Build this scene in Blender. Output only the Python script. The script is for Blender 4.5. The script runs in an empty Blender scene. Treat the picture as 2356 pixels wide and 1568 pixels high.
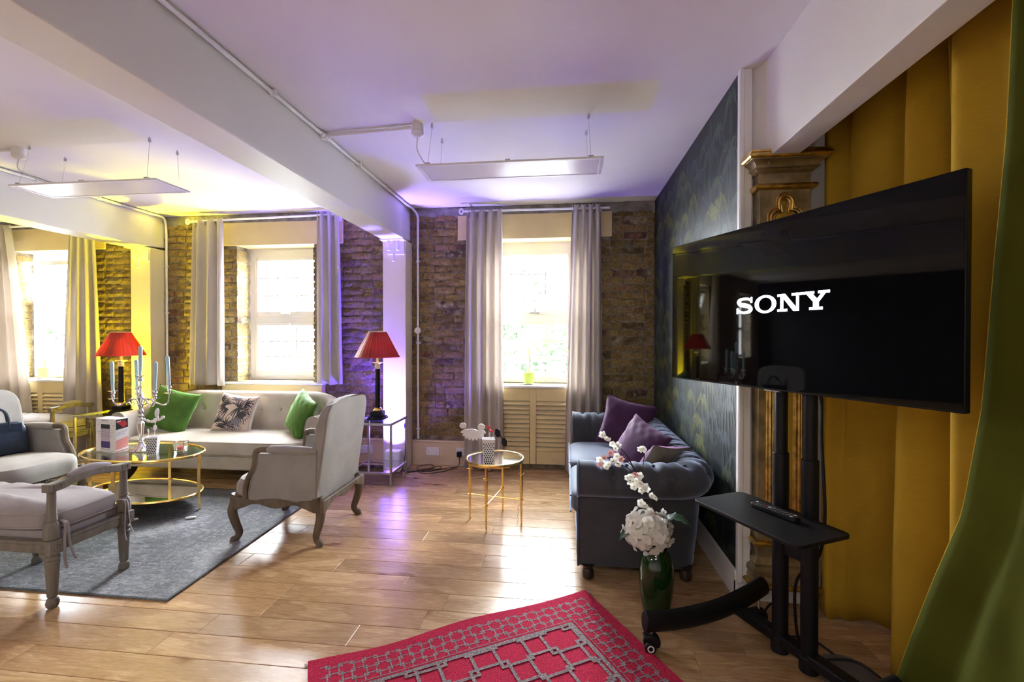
import bpy, bmesh, math, random
from mathutils import Vector, Matrix, Euler, noise
S = bpy.context.scene
COL = S.collection
PI = math.pi
R = math.radians
rnd = random.Random(7)

# ---------------------------------------------------------------- camera, sky, exposure
cam_d = bpy.data.cameras.new('camera')
cam_d.sensor_width = 36.0
cam_d.lens = 16.0
cam_d.clip_start = 0.05
cam = bpy.data.objects.new('camera', cam_d)
cam.location = (0, 0, 1.42)
cam.rotation_euler = (R(90 - 0.55), 0, R(6.65))
COL.objects.link(cam)
S.camera = cam
S.view_settings.view_transform = 'Standard'
S.view_settings.look = 'None'
S.view_settings.gamma = 1.0
S.view_settings.use_curve_mapping = False
S.view_settings.exposure = 1.95

W = bpy.data.worlds.new('overcast_sky')
S.world = W
W.use_nodes = True
bg = W.node_tree.nodes['Background']
bg.inputs['Color'].default_value = (0.92, 0.96, 1.0, 1)
bg.inputs['Strength'].default_value = 30.0

WINX = {1: -6.345, 2: -3.325, 3: -0.34, 4: -9.36}     # window centres along the brick wall
def area(name, loc, rot, sx, sy, power, color=(1, 1, 1), portal=False):
    l = bpy.data.lights.new(name, 'AREA')
    l.shape = 'RECTANGLE'; l.size = sx; l.size_y = sy; l.energy = power; l.color = color
    if portal: l.cycles.is_portal = True
    o = bpy.data.objects.new(name, l); o.location = loc; o.rotation_euler = rot
    COL.objects.link(o); return o
for n, wx in WINX.items():     # portals only guide the sampling of the sky through the window openings
    area('sky_portal', (wx, 5.27, 1.68), (R(-90), 0, 0), 0.95, 1.6, 1, portal=True)
def spot(name, loc, target, power, color, angle, blend=0.6, size=0.05):
    l = bpy.data.lights.new(name, 'SPOT'); l.energy = power; l.color = color
    l.spot_size = R(angle); l.spot_blend = blend; l.shadow_soft_size = size
    o = bpy.data.objects.new(name, l); o.location = loc
    d = Vector(target) - Vector(loc); o.rotation_euler = d.to_track_quat('-Z', 'Y').to_euler()
    COL.objects.link(o); return o
def point(name, loc, power, color, size=0.03):
    l = bpy.data.lights.new(name, 'POINT'); l.energy = power; l.color = color; l.shadow_soft_size = size
    o = bpy.data.objects.new(name, l); o.location = loc; COL.objects.link(o); return o
# unseen fill lamps, added behind the camera to lift the near room
area('rear_fill_lamp', (-3.4, -0.9, 2.5), (0, 0, 0), 1.2, 0.3, 9, (1.0, 0.93, 0.9))
area('rear_fill_lamp', (-0.5, -1.2, 2.5), (0, 0, 0), 1.2, 0.3, 6, (1.0, 0.93, 0.9))
# coloured uplighters at the two columns
spot('blue_uplight', (-1.815, 4.625, 0.25), (-1.815, 4.68, 2.4), 50, (0.13, 0.07, 1.0), 140, 0.6)
spot('blue_uplight', (-1.815, 4.620, 0.25), (-1.815, 4.72, 2.3), 170, (0.26, 0.17, 1.0), 40, 1.0)
spot('blue_uplight', (-1.90, 4.600, 0.25), (-2.27, 4.91, 2.1), 170, (0.08, 0.04, 1.0), 52, 1.0)
spot('violet_uplight', (-1.80, 4.625, 0.25), (-1.81, 4.72, 2.4), 38, (0.74, 0.62, 1.0), 60, 1.0)
spot('yellow_uplight', (-4.84, 4.625, 0.25), (-4.84, 4.68, 2.4), 230, (1.0, 0.84, 0.010), 95, 1.0)
spot('yellow_uplight', (-4.84, 4.620, 0.25), (-4.84, 4.72, 2.3), 380, (1.0, 0.86, 0.010), 38, 1.0)

# ---------------------------------------------------------------- geometry helpers
class G:
    def __init__(s): s.v = []; s.f = []; s.m = []; s.cur = 0
    def add(s, vs, fs):
        b = len(s.v); s.v += [tuple(p) for p in vs]
        for f in fs: s.f.append(tuple(i + b for i in f)); s.m.append(s.cur)
        return s
    def mat(s, i): s.cur = i; return s
    def box(s, x0, x1, y0, y1, z0, z1):
        return s.add([(x0,y0,z0),(x1,y0,z0),(x1,y1,z0),(x0,y1,z0),(x0,y0,z1),(x1,y0,z1),(x1,y1,z1),(x0,y1,z1)],
                     [(0,3,2,1),(4,5,6,7),(0,1,5,4),(1,2,6,5),(2,3,7,6),(3,0,4,7)])
    def obox(s, c, size, rot=None):
        hx, hy, hz = [k/2 for k in size]
        b = len(s.v); s.box(-hx,hx,-hy,hy,-hz,hz)
        m = rot if rot is not None else Matrix.Identity(3)
        for i in range(b, len(s.v)): s.v[i] = tuple(m @ Vector(s.v[i]) + Vector(c))
        return s
    def tube(s, pts, r, n=10, closed=False, cap=True, flat=None):
        pts = [Vector(p) for p in pts]; k = len(pts)
        rs = r if isinstance(r, (list, tuple)) else [r]*k
        tang = []
        for i in range(k):
            a = pts[(i-1) % k] if (closed or i > 0) else pts[i]
            c = pts[(i+1) % k] if (closed or i < k-1) else pts[i]
            t = c - a
            tang.append(t.normalized() if t.length > 1e-9 else Vector((0,0,1)))
        up = Vector((0,0,1)) if abs(tang[0].z) < 0.9 else Vector((1,0,0))
        nrm = tang[0].cross(up).normalized()
        vs = []; fs = []
        for i in range(k):
            t = tang[i]
            nrm = (nrm - t*nrm.dot(t))
            if nrm.length < 1e-6: nrm = t.orthogonal()
            nrm.normalize(); bn = t.cross(nrm)
            for j in range(n):
                a = 2*PI*j/n
                ca, sa = math.cos(a)*rs[i], math.sin(a)*rs[i]
                if flat: ca *= flat[0]; sa *= flat[1]
                vs.append(pts[i] + nrm*ca + bn*sa)
        for i in range(k if closed else k-1):
            for j in range(n):
                a = i*n + j; b = i*n + (j+1) % n; i2 = (i+1) % k
                fs.append((a, b, i2*n + (j+1) % n, i2*n + j))
        if cap and not closed:
            fs.append(tuple(range(n))[::-1]); fs.append(tuple((k-1)*n + j for j in range(n)))
        return s.add(vs, fs)
    def lathe(s, prof, n=20, c=(0,0,0), sx=1, sy=1, flute=0, fn=0):
        vs = []; fs = []; k = len(prof)
        for (r, z) in prof:
            for j in range(n):
                a = 2*PI*j/n
                rr = r*(1 - (flute*(0.5+0.5*math.cos(a*fn)) if fn else 0))
                vs.append((c[0]+rr*math.cos(a)*sx, c[1]+rr*math.sin(a)*sy, c[2]+z))
        for i in range(k-1):
            for j in range(n):
                fs.append((i*n+j, i*n+(j+1) % n, (i+1)*n+(j+1) % n, (i+1)*n+j))
        if prof[0][0] > 1e-6: fs.append(tuple(range(n))[::-1])
        if prof[-1][0] > 1e-6: fs.append(tuple((k-1)*n+j for j in range(n)))
        return s.add(vs, fs)
    def grid(s, fn, nu, nv, cu=False, cv=False):
        vs = [fn(i/(nu if cu else nu-1), j/(nv if cv else nv-1)) for i in range(nu) for j in range(nv)]
        fs = []
        for i in range(nu if cu else nu-1):
            for j in range(nv if cv else nv-1):
                fs.append((i*nv+j, ((i+1) % nu)*nv+j, ((i+1) % nu)*nv+(j+1) % nv, i*nv+(j+1) % nv))
        return s.add(vs, fs)
    def ball(s, c, r, n=10, sz=(1,1,1)):
        prof = [(math.sin(PI*i/n)*r, -math.cos(PI*i/n)*r) for i in range(n+1)]
        b = len(s.v); s.lathe(prof, n*2)
        for i in range(b, len(s.v)):
            v = s.v[i]; s.v[i] = (c[0]+v[0]*sz[0], c[1]+v[1]*sz[1], c[2]+v[2]*sz[2])
        return s
    def prism(s, poly, fn0, fn1):
        # poly: 2-D outline; fn0 and fn1 lift a 2-D point to the two end faces
        n = len(poly)
        return s.add([fn0(p) for p in poly]+[fn1(p) for p in poly],
                     [tuple(range(n))[::-1], tuple(range(n, 2*n))] + [(i, (i+1) % n, n+(i+1) % n, n+i) for i in range(n)])
    def move(s, d, start=0):
        for i in range(start, len(s.v)): s.v[i] = (s.v[i][0]+d[0], s.v[i][1]+d[1], s.v[i][2]+d[2])
        return s
    def xf(s, m, start=0):
        for i in range(start, len(s.v)): s.v[i] = tuple(m @ Vector(s.v[i]))
        return s

def mesh(name, g, mats, smooth=True, angle=40):
    me = bpy.data.meshes.new(name)
    me.from_pydata(g.v, [], g.f)
    for m in (mats if isinstance(mats, (list, tuple)) else [mats]): me.materials.append(m)
    if any(g.m): me.polygons.foreach_set('material_index', g.m)
    bm = bmesh.new(); bm.from_mesh(me)
    bmesh.ops.remove_doubles(bm, verts=bm.verts, dist=1e-6)
    bmesh.ops.recalc_face_normals(bm, faces=bm.faces)
    bm.to_mesh(me); bm.free()
    if smooth:
        me.shade_smooth(); me.set_sharp_from_angle(angle=R(angle))
    me.update()
    return me
def obj(name, g, mats, parent=None, smooth=True, bevel=0, seg=2, angle=40, loc=None, rot=None, kind=None, label=None, raw=False):
    if raw:
        me = bpy.data.meshes.new(name); me.from_pydata(g.v, [], g.f)
        for m in (mats if isinstance(mats, (list, tuple)) else [mats]): me.materials.append(m)
        if any(g.m): me.polygons.foreach_set('material_index', g.m)
        if smooth: me.shade_smooth()
    else:
        me = g if isinstance(g, bpy.types.Mesh) else mesh(name, g, mats, smooth, angle)
    o = bpy.data.objects.new(name, me); COL.objects.link(o)
    if parent: o.parent = parent
    if loc: o.location = loc
    if rot: o.rotation_euler = rot
    if kind: o['kind'] = kind
    if label: o['label'] = label
    if bevel:
        b = o.modifiers.new('edge', 'BEVEL'); b.width = bevel; b.segments = seg; b.limit_method = 'ANGLE'; b.angle_limit = R(35)
    return o
def tag(o, label, cat, group=None):
    o['label'] = label; o['category'] = cat
    if group: o['group'] = group
    return o
def thing(name, label, cat, loc=(0,0,0), rotz=0, group=None):
    o = bpy.data.objects.new(name, None); COL.objects.link(o)
    o.location = loc; o.rotation_euler = (0,0,rotz); o.empty_display_size = 0.1
    return tag(o, label, cat, group)
def struct(name, g, mats, parent=None, **k):
    o = obj(name, g, mats, parent, **k)
    if not parent: o['kind'] = 'structure'
    return o
def dup(root, loc, rotz, label=None):
    def cp(o, par):
        c = o.copy(); COL.objects.link(c)
        if par: c.parent = par
        for ch in list(o.children): cp(ch, c)
        return c
    r = cp(root, None); r.location = loc; r.rotation_euler = (0,0,rotz)
    if label: r['label'] = label
    return r
def spline(pts, n=8, closed=False):
    P = [Vector(p) for p in pts]; k = len(P); out = []
    for i in range(k if closed else k-1):
        p0 = P[(i-1) % k] if (closed or i > 0) else P[0]
        p1 = P[i]; p2 = P[(i+1) % k]
        p3 = P[(i+2) % k] if (closed or i+2 < k) else P[-1]
        for j in range(n):
            t = j/n
            out.append(0.5*((2*p1)+(p2-p0)*t+(2*p0-5*p1+4*p2-p3)*t*t+(3*p1-p0-3*p2+p3)*t*t*t))
    if not closed: out.append(P[-1])
    return out
def lerp(a, b, t): return a+(b-a)*t

# ---------------------------------------------------------------- materials
def M(name, col, rough=0.5, metal=0.0, var=0.0, vscale=8.0, bump=0.0, bscale=60.0, spec=0.5, coat=0.0, sheen=0.0, emit=None, estr=0, col2=None, stretch=None, rand=0.0, trans=0.0, ior=1.45):
    m = bpy.data.materials.new(name); m.use_nodes = True
    nt = m.node_tree; N = nt.nodes; L = nt.links; b = N['Principled BSDF']
    b.inputs['Base Color'].default_value = (*col, 1); b.inputs['Roughness'].default_value = rough
    b.inputs['Metallic'].default_value = metal; b.inputs['Specular IOR Level'].default_value = spec
    b.inputs['Coat Weight'].default_value = coat; b.inputs['Coat Roughness'].default_value = 0.12
    b.inputs['Transmission Weight'].default_value = trans; b.inputs['IOR'].default_value = ior
    if sheen:
        b.inputs['Sheen Weight'].default_value = sheen; b.inputs['Sheen Roughness'].default_value = 0.4
        mxc = max(col); b.inputs['Sheen Tint'].default_value = (*[0.35+0.65*k/mxc for k in col], 1)
    if emit: b.inputs['Emission Color'].default_value = (*emit, 1); b.inputs['Emission Strength'].default_value = estr
    tc = mp = None
    if var or bump:
        tc = N.new('ShaderNodeTexCoord'); mp = N.new('ShaderNodeMapping'); L.new(tc.outputs['Object'], mp.inputs['Vector'])
        if stretch: mp.inputs['Scale'].default_value = stretch
    if var:
        n1 = N.new('ShaderNodeTexNoise'); n1.inputs['Scale'].default_value = vscale; n1.inputs['Detail'].default_value = 5
        L.new(mp.outputs[0], n1.inputs['Vector'])
        cr = N.new('ShaderNodeMix'); cr.data_type = 'RGBA'
        c2 = col2 if col2 else tuple(max(0, c*(1-var)) for c in col)
        c1 = col if col2 else tuple(min(1, c*(1+var*0.6)) for c in col)
        cr.inputs['A'].default_value = (*c1, 1); cr.inputs['B'].default_value = (*c2, 1)
        mr = N.new('ShaderNodeMapRange'); mr.inputs['From Min'].default_value = 0.35; mr.inputs['From Max'].default_value = 0.65
        L.new(n1.outputs['Fac'], mr.inputs['Value']); L.new(mr.outputs[0], cr.inputs['Factor'])
        out = cr.outputs['Result']
        if rand:
            oi = N.new('ShaderNodeObjectInfo'); hs = N.new('ShaderNodeHueSaturation')
            m2 = N.new('ShaderNodeMapRange'); m2.inputs['To Min'].default_value = 1-rand; m2.inputs['To Max'].default_value = 1+rand
            L.new(oi.outputs['Random'], m2.inputs['Value']); L.new(m2.outputs[0], hs.inputs['Value'])
            L.new(out, hs.inputs['Color']); out = hs.outputs['Color']
        L.new(out, b.inputs['Base Color'])
    if bump:
        n2 = N.new('ShaderNodeTexNoise'); n2.inputs['Scale'].default_value = bscale; n2.inputs['Detail'].default_value = 4
        L.new(mp.outputs[0], n2.inputs['Vector'])
        bp = N.new('ShaderNodeBump'); bp.inputs['Strength'].default_value = bump; bp.inputs['Distance'].default_value = 0.01
        L.new(n2.outputs['Fac'], bp.inputs['Height']); L.new(bp.outputs[0], b.inputs['Normal'])
    return m
def glassy(name, tint=(1,1,1), refl=1.0, rough=0.0):
    # thin pane: clear transmission plus a Fresnel mirror coat
    m = bpy.data.materials.new(name); m.use_nodes = True; nt = m.node_tree; N = nt.nodes; L = nt.links
    N.remove(N['Principled BSDF']); o = N['Material Output']
    t = N.new('ShaderNodeBsdfTransparent'); t.inputs[0].default_value = (*tint, 1)
    g = N.new('ShaderNodeBsdfGlossy'); g.inputs['Roughness'].default_value = rough
    lw = N.new('ShaderNodeLayerWeight'); lw.inputs['Blend'].default_value = 0.5
    pw = N.new('ShaderNodeMath'); pw.operation = 'POWER'; pw.inputs[1].default_value = 5.0; L.new(lw.outputs['Facing'], pw.inputs[0])
    fr = N.new('ShaderNodeMath'); fr.operation = 'MULTIPLY_ADD'; fr.inputs[1].default_value = 0.96; fr.inputs[2].default_value = 0.04; L.new(pw.outputs[0], fr.inputs[0])
    mu = N.new('ShaderNodeMath'); mu.operation = 'MULTIPLY'; mu.inputs[1].default_value = refl; mu.use_clamp = True
    mx = N.new('ShaderNodeMixShader')
    L.new(fr.outputs[0], mu.inputs[0]); L.new(mu.outputs[0], mx.inputs[0]); L.new(t.outputs[0], mx.inputs[1]); L.new(g.outputs[0], mx.inputs[2])
    L.new(mx.outputs[0], o.inputs['Surface']); return m
def cloth(name, col, trans=0.25, bump=0.12, bscale=250, var=0.06, vscale=3, rough=0.9, stretch=None):
    # woven fabric letting some light through
    m = M(name, col, rough, var=var, vscale=vscale, bump=bump, bscale=bscale, spec=0.15, stretch=stretch)
    nt = m.node_tree; N = nt.nodes; L = nt.links; o = N['Material Output']; b = N['Principled BSDF']
    t = N.new('ShaderNodeBsdfTranslucent'); t.inputs[0].default_value = (*col, 1)
    mx = N.new('ShaderNodeMixShader'); mx.inputs[0].default_value = trans
    L.new(b.outputs[0], mx.inputs[1]); L.new(t.outputs[0], mx.inputs[2]); L.new(mx.outputs[0], o.inputs['Surface'])
    return m

def oak_material():
    m = bpy.data.materials.new('oak_floorboards'); m.use_nodes = True; nt = m.node_tree; N = nt.nodes; L = nt.links
    b = N['Principled BSDF']; tc = N.new('ShaderNodeTexCoord'); oi = N.new('ShaderNodeObjectInfo')
    mul = N.new('ShaderNodeVectorMath'); mul.operation = 'SCALE'; mul.inputs['Scale'].default_value = 37.0
    cb = N.new('ShaderNodeCombineXYZ'); L.new(oi.outputs['Random'], cb.inputs[0]); L.new(oi.outputs['Random'], cb.inputs[1]); L.new(oi.outputs['Random'], cb.inputs[2])
    L.new(cb.outputs[0], mul.inputs[0])
    add = N.new('ShaderNodeVectorMath'); add.operation = 'ADD'; L.new(tc.outputs['Object'], add.inputs[0]); L.new(mul.outputs[0], add.inputs[1])
    def nz(scale, sc, detail=6, rough=0.55, dist=0.0):
        mp = N.new('ShaderNodeMapping'); mp.inputs['Scale'].default_value = sc; L.new(add.outputs[0], mp.inputs['Vector'])
        n = N.new('ShaderNodeTexNoise'); n.inputs['Scale'].default_value = scale; n.inputs['Detail'].default_value = detail
        n.inputs['Roughness'].default_value = rough; n.inputs['Distortion'].default_value = dist
        L.new(mp.outputs[0], n.inputs['Vector']); return n
    fine = nz(14, (1.0, 9, 9), 8, 0.65, 0.4)
    broad = nz(2.2, (0.9, 4.5, 4.5), 4, 0.5, 1.2)
    knot = nz(3.0, (0.75, 1.8, 1.8), 3, 0.5, 0.2)
    def ramp(src, pts):
        r = N.new('ShaderNodeValToRGB'); el = r.color_ramp.elements
        el[0].position, el[0].color = pts[0][0], (*pts[0][1], 1); el[1].position, el[1].color = pts[-1][0], (*pts[-1][1], 1)
        for p, c in pts[1:-1]:
            e = el.new(p); e.color = (*c, 1)
        L.new(src, r.inputs[0]); return r
    base = ramp(broad.outputs['Fac'], [(0.28, (0.36, 0.205, 0.095)), (0.42, (0.47, 0.295, 0.145)), (0.5, (0.42, 0.25, 0.12)), (0.58, (0.54, 0.355, 0.18)), (0.72, (0.58, 0.39, 0.21))])
    gr = ramp(fine.outputs['Fac'], [(0.33, (0.78, 0.73, 0.68)), (0.5, (1, 1, 1)), (0.8, (1.05, 1.04, 1.03))])
    kn = ramp(knot.outputs['Fac'], [(0.655, (1, 1, 1)), (0.70, (0.70, 0.58, 0.48)), (0.76, (0.24, 0.15, 0.10))])
    mx = N.new('ShaderNodeMix'); mx.data_type = 'RGBA'; mx.blend_type = 'MULTIPLY'; mx.inputs['Factor'].default_value = 1
    L.new(base.outputs[0], mx.inputs['A']); L.new(gr.outputs[0], mx.inputs['B'])
    mx2 = N.new('ShaderNodeMix'); mx2.data_type = 'RGBA'; mx2.blend_type = 'MULTIPLY'; mx2.inputs['Factor'].default_value = 1
    L.new(mx.outputs['Result'], mx2.inputs['A']); L.new(kn.outputs[0], mx2.inputs['B'])
    hs = N.new('ShaderNodeHueSaturation')
    mr = N.new('ShaderNodeMapRange'); mr.inputs['To Min'].default_value = 0.80; mr.inputs['To Max'].default_value = 1.16
    L.new(oi.outputs['Random'], mr.inputs['Value']); L.new(mr.outputs[0], hs.inputs['Value']); L.new(mx2.outputs['Result'], hs.inputs['Color'])
    L.new(hs.outputs[0], b.inputs['Base Color'])
    rr = N.new('ShaderNodeMapRange'); rr.inputs['To Min'].default_value = 0.20; rr.inputs['To Max'].default_value = 0.32
    L.new(fine.outputs['Fac'], rr.inputs['Value']); L.new(rr.outputs[0], b.inputs['Roughness'])
    bp = N.new('ShaderNodeBump'); bp.inputs['Strength'].default_value = 0.05; bp.inputs['Distance'].default_value = 0.004
    L.new(fine.outputs['Fac'], bp.inputs['Height']); L.new(bp.outputs[0], b.inputs['Normal'])
    b.inputs['Specular IOR Level'].default_value = 0.6
    return m
def brick_material():
    m = bpy.data.materials.new('stock_brick'); m.use_nodes = True; nt = m.node_tree; N = nt.nodes; L = nt.links
    b = N['Principled BSDF']; tc = N.new('ShaderNodeTexCoord'); oi = N.new('ShaderNodeObjectInfo')
    geo = N.new('ShaderNodeNewGeometry')
    r = N.new('ShaderNodeValToRGB'); el = r.color_ramp.elements; r.color_ramp.interpolation = 'LINEAR'
    pal = [(0.0, (0.15, 0.11, 0.045)), (0.2, (0.30, 0.22, 0.085)), (0.45, (0.37, 0.275, 0.11)), (0.62, (0.28, 0.20, 0.085)), (0.80, (0.35, 0.225, 0.115)), (0.90, (0.22, 0.115, 0.075)), (0.95, (0.10, 0.08, 0.06)), (1.0, (0.41, 0.345, 0.22))]
    el[0].position, el[0].color = 0, (*pal[0][1], 1); el[1].position, el[1].color = 1, (*pal[-1][1], 1)
    for p, c in pal[1:-1]:
        e = el.new(p); e.color = (*c, 1)
    ad = N.new('ShaderNodeMath'); ad.operation = 'ADD'; ad.use_clamp = True
    n1 = N.new('ShaderNodeTexNoise'); n1.inputs['Scale'].default_value = 9; n1.inputs['Detail'].default_value = 4
    L.new(geo.outputs['Position'], n1.inputs['Vector'])
    m0 = N.new('ShaderNodeMapRange'); m0.inputs['To Min'].default_value = -0.22; m0.inputs['To Max'].default_value = 0.22
    L.new(n1.outputs['Fac'], m0.inputs['Value']); L.new(oi.outputs['Random'], ad.inputs[0]); L.new(m0.outputs[0], ad.inputs[1])
    L.new(ad.outputs[0], r.inputs[0])
    n2 = N.new('ShaderNodeTexNoise'); n2.inputs['Scale'].default_value = 45; n2.inputs['Detail'].default_value = 6; n2.inputs['Roughness'].default_value = 0.7
    L.new(geo.outputs['Position'], n2.inputs['Vector'])
    r2 = N.new('ShaderNodeValToRGB'); e2 = r2.color_ramp.elements; e2[0].position = 0.32; e2[0].color = (0.45, 0.40, 0.36, 1); e2[1].position = 0.62; e2[1].color = (1.12, 1.1, 1.05, 1)
    L.new(n2.outputs['Fac'], r2.inputs[0])
    mx = N.new('ShaderNodeMix'); mx.data_type = 'RGBA'; mx.blend_type = 'MULTIPLY'; mx.inputs['Factor'].default_value = 1
    L.new(r.outputs[0], mx.inputs['A']); L.new(r2.outputs[0], mx.inputs['B']); n4 = N.new('ShaderNodeTexNoise'); n4.inputs['Scale'].default_value = 5.5; n4.inputs['Detail'].default_value = 7; n4.inputs['Roughness'].default_value = 0.65
    L.new(geo.outputs['Position'], n4.inputs['Vector'])
    m4 = N.new('ShaderNodeMapRange'); m4.inputs['From Min'].default_value = 0.52; m4.inputs['From Max'].default_value = 0.66; m4.inputs['To Max'].default_value = 0.85
    L.new(n4.outputs['Fac'], m4.inputs['Value'])
    mm = N.new('ShaderNodeMix'); mm.data_type = 'RGBA'; mm.inputs['B'].default_value = (0.27, 0.215, 0.145, 1)
    L.new(m4.outputs[0], mm.inputs['Factor']); L.new(mx.outputs['Result'], mm.inputs['A']); L.new(mm.outputs['Result'], b.inputs['Base Color'])
    b.inputs['Roughness'].default_value = 0.85; b.inputs['Specular IOR Level'].default_value = 0.25
    n3 = N.new('ShaderNodeTexNoise'); n3.inputs['Scale'].default_value = 70; n3.inputs['Detail'].default_value = 8; n3.inputs['Roughness'].default_value = 0.7
    L.new(geo.outputs['Position'], n3.inputs['Vector'])
    bp = N.new('ShaderNodeBump'); bp.inputs['Strength'].default_value = 0.9; bp.inputs['Distance'].default_value = 0.012
    L.new(n3.outputs['Fac'], bp.inputs['Height']); L.new(bp.outputs[0], b.inputs['Normal'])
    return m
def greyrug_material():
    m = bpy.data.materials.new('distressed_grey_rug'); m.use_nodes = True; nt = m.node_tree; N = nt.nodes; L = nt.links
    b = N['Principled BSDF']; tc = N.new('ShaderNodeTexCoord')
    def nz(sc, scale, det, rough=0.6):
        mp = N.new('ShaderNodeMapping'); mp.inputs['Scale'].default_value = sc; L.new(tc.outputs['Object'], mp.inputs['Vector'])
        n = N.new('ShaderNodeTexNoise'); n.inputs['Scale'].default_value = scale; n.inputs['Detail'].default_value = det; n.inputs['Roughness'].default_value = rough; n.inputs['Distortion'].default_value = 0.6
        L.new(mp.outputs[0], n.inputs['Vector']); return n
    a = nz((1, 2.2, 1), 16, 8, 0.72); c = nz((1, 1, 1), 1.6, 3); d = nz((1, 3.0, 1), 60, 5, 0.7)
    r = N.new('ShaderNodeValToRGB'); e = r.color_ramp.elements
    e[0].position = 0.42; e[0].color = (0.022, 0.024, 0.028, 1); e[1].position = 0.63; e[1].color = (0.31, 0.315, 0.33, 1)
    k = e.new(0.52); k.color = (0.062, 0.068, 0.078, 1)
    s = N.new('ShaderNodeMath'); s.operation = 'MULTIPLY_ADD'; s.inputs[1].default_value = 0.35; L.new(d.outputs['Fac'], s.inputs[0])
    s2 = N.new('ShaderNodeMath'); s2.operation = 'MULTIPLY_ADD'; s2.inputs[1].default_value = 0.35; L.new(c.outputs['Fac'], s2.inputs[0])
    s3 = N.new('ShaderNodeMath'); s3.operation = 'MULTIPLY'; s3.inputs[1].default_value = 0.34; L.new(a.outputs['Fac'], s3.inputs[0])
    L.new(s3.outputs[0], s2.inputs[2]); L.new(s2.outputs[0], s.inputs[2]); L.new(s.outputs[0], r.inputs[0])
    L.new(r.outputs[0], b.inputs['Base Color']); b.inputs['Roughness'].default_value = 0.75; b.inputs['Specular IOR Level'].default_value = 0.3
    b.inputs['Sheen Weight'].default_value = 0.15
    bp = N.new('ShaderNodeBump'); bp.inputs['Strength'].default_value = 0.3; bp.inputs['Distance'].default_value = 0.003
    L.new(d.outputs['Fac'], bp.inputs['Height']); L.new(bp.outputs[0], b.inputs['Normal'])
    return m

OAK = oak_material()
BRICK = brick_material()
MORTAR = M('lime_mortar', (0.25, 0.205, 0.15), 0.95, var=0.45, vscale=14, bump=0.9, bscale=60, spec=0.2)
CONCRETE = M('bare_plaster_band', (0.27, 0.255, 0.235), 0.95, var=0.35, vscale=9, bump=0.8, bscale=30, spec=0.2)
WHITEWALL = M('white_wall_paint', (0.78, 0.765, 0.76), 0.6, var=0.03, vscale=2, bump=0.04, bscale=60)
CEILMAT = M('ceiling_paint', (0.80, 0.775, 0.79), 0.7, var=0.04, vscale=1.2, bump=0.05, bscale=25)
BEAMMAT = M('beam_paint', (0.76, 0.75, 0.76), 0.5, var=0.02, vscale=2)
WHITEGLOSS = M('white_gloss_paint', (0.82, 0.82, 0.81), 0.3)
CREAM = M('cream_paint', (0.74, 0.60, 0.31), 0.5, var=0.04, vscale=4)
COLPAINT = M('pale_cream_paint', (0.74, 0.67, 0.50), 0.5, var=0.03, vscale=3)
CREAMDK = M('cream_skirting', (0.70, 0.56, 0.37), 0.45, var=0.04, vscale=4)
PVC = M('white_plastic', (0.82, 0.82, 0.83), 0.35)
CURTAIN = cloth('oyster_curtain', (0.66, 0.605, 0.56), 0.33, stretch=(1,1,1))
MUSTARD = cloth('mustard_fabric', (0.52, 0.32, 0.030), 0.05, bump=0.12, bscale=90, var=0.06, vscale=30, stretch=(1,1,14))
OLIVE = cloth('olive_fabric', (0.065, 0.072, 0.006), 0.05, bump=0.06, bscale=200, var=0.1)
GLASS = glassy('window_glass', (0.98, 0.99, 0.99), 0.6)
TABLEGLASS = glassy('table_glass', (0.90, 0.95, 0.93), 1.0)
CLEARGLASS = glassy('clear_glass', (0.97, 0.98, 0.98), 1.0)
PANELFILM = M('frosted_diffuser', (0.80, 0.79, 0.80), 0.25)
STEEL = M('steel', (0.60, 0.60, 0.60), 0.35, 1.0, var=0.1)
CHROME = M('chrome', (0.80, 0.80, 0.80), 0.12, 1.0)
SILVERPAINT = M('brushed_grey_frame', (0.42, 0.40, 0.37), 0.35, 0.7, var=0.1)
GOLD = M('brass_gold', (0.83, 0.58, 0.20), 0.22, 1.0, var=0.1, vscale=20)
GOLDLEAF = M('gold_leaf', (0.62, 0.42, 0.13), 0.34, 1.0, var=0.35, vscale=25, bump=0.15, bscale=60)
AGEDGOLD = M('aged_silver_gold', (0.44, 0.36, 0.22), 0.45, 0.75, var=0.35, vscale=12, bump=0.12, bscale=70)
MIRROR = M('mirror', (0.82, 0.80, 0.74), 0.03, 1.0)
BLACK = M('black_powder_coat', (0.006, 0.006, 0.007), 0.45, spec=0.25)
BLACKPL = M('black_plastic', (0.008, 0.008, 0.009), 0.45, spec=0.3)
SCREEN = M('tv_screen', (0.003, 0.003, 0.004), 0.03, spec=0.28)
LOGO = M('lit_logo', (0.9, 0.93, 1), 0.5, emit=(0.80, 0.86, 1.0), estr=3.0)
VELGREY = M('oyster_velvet', (0.305, 0.285, 0.270), 0.85, var=0.10, vscale=7, bump=0.05, bscale=150, sheen=0.35, spec=0.2)
CREAMVEL = M('cream_velvet', (0.49, 0.445, 0.385), 0.85, var=0.10, vscale=6, bump=0.05, bscale=150, sheen=0.35, spec=0.2)
LILACFAB = M('lilac_linen', (0.30, 0.268, 0.272), 0.9, var=0.08, vscale=9, bump=0.15, bscale=220, sheen=0.2, spec=0.2)
BLUEGREY = M('slate_velvet', (0.052, 0.054, 0.062), 0.7, var=0.12, vscale=8, bump=0.05, bscale=150, sheen=0.6, spec=0.3)
BLUEGREY.node_tree.nodes['Principled BSDF'].inputs['Sheen Tint'].default_value = (0.58, 0.70, 1.0, 1)
BLUEGREY.node_tree.nodes['Principled BSDF'].inputs['Sheen Weight'].default_value = 0.85
PURPLE = M('plum_velvet', (0.060, 0.020, 0.062), 0.7, var=0.2, vscale=10, sheen=0.6, spec=0.25)
TAUPE = M('taupe_linen', (0.24, 0.21, 0.18), 0.9, var=0.1, bump=0.1, bscale=200)
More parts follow.
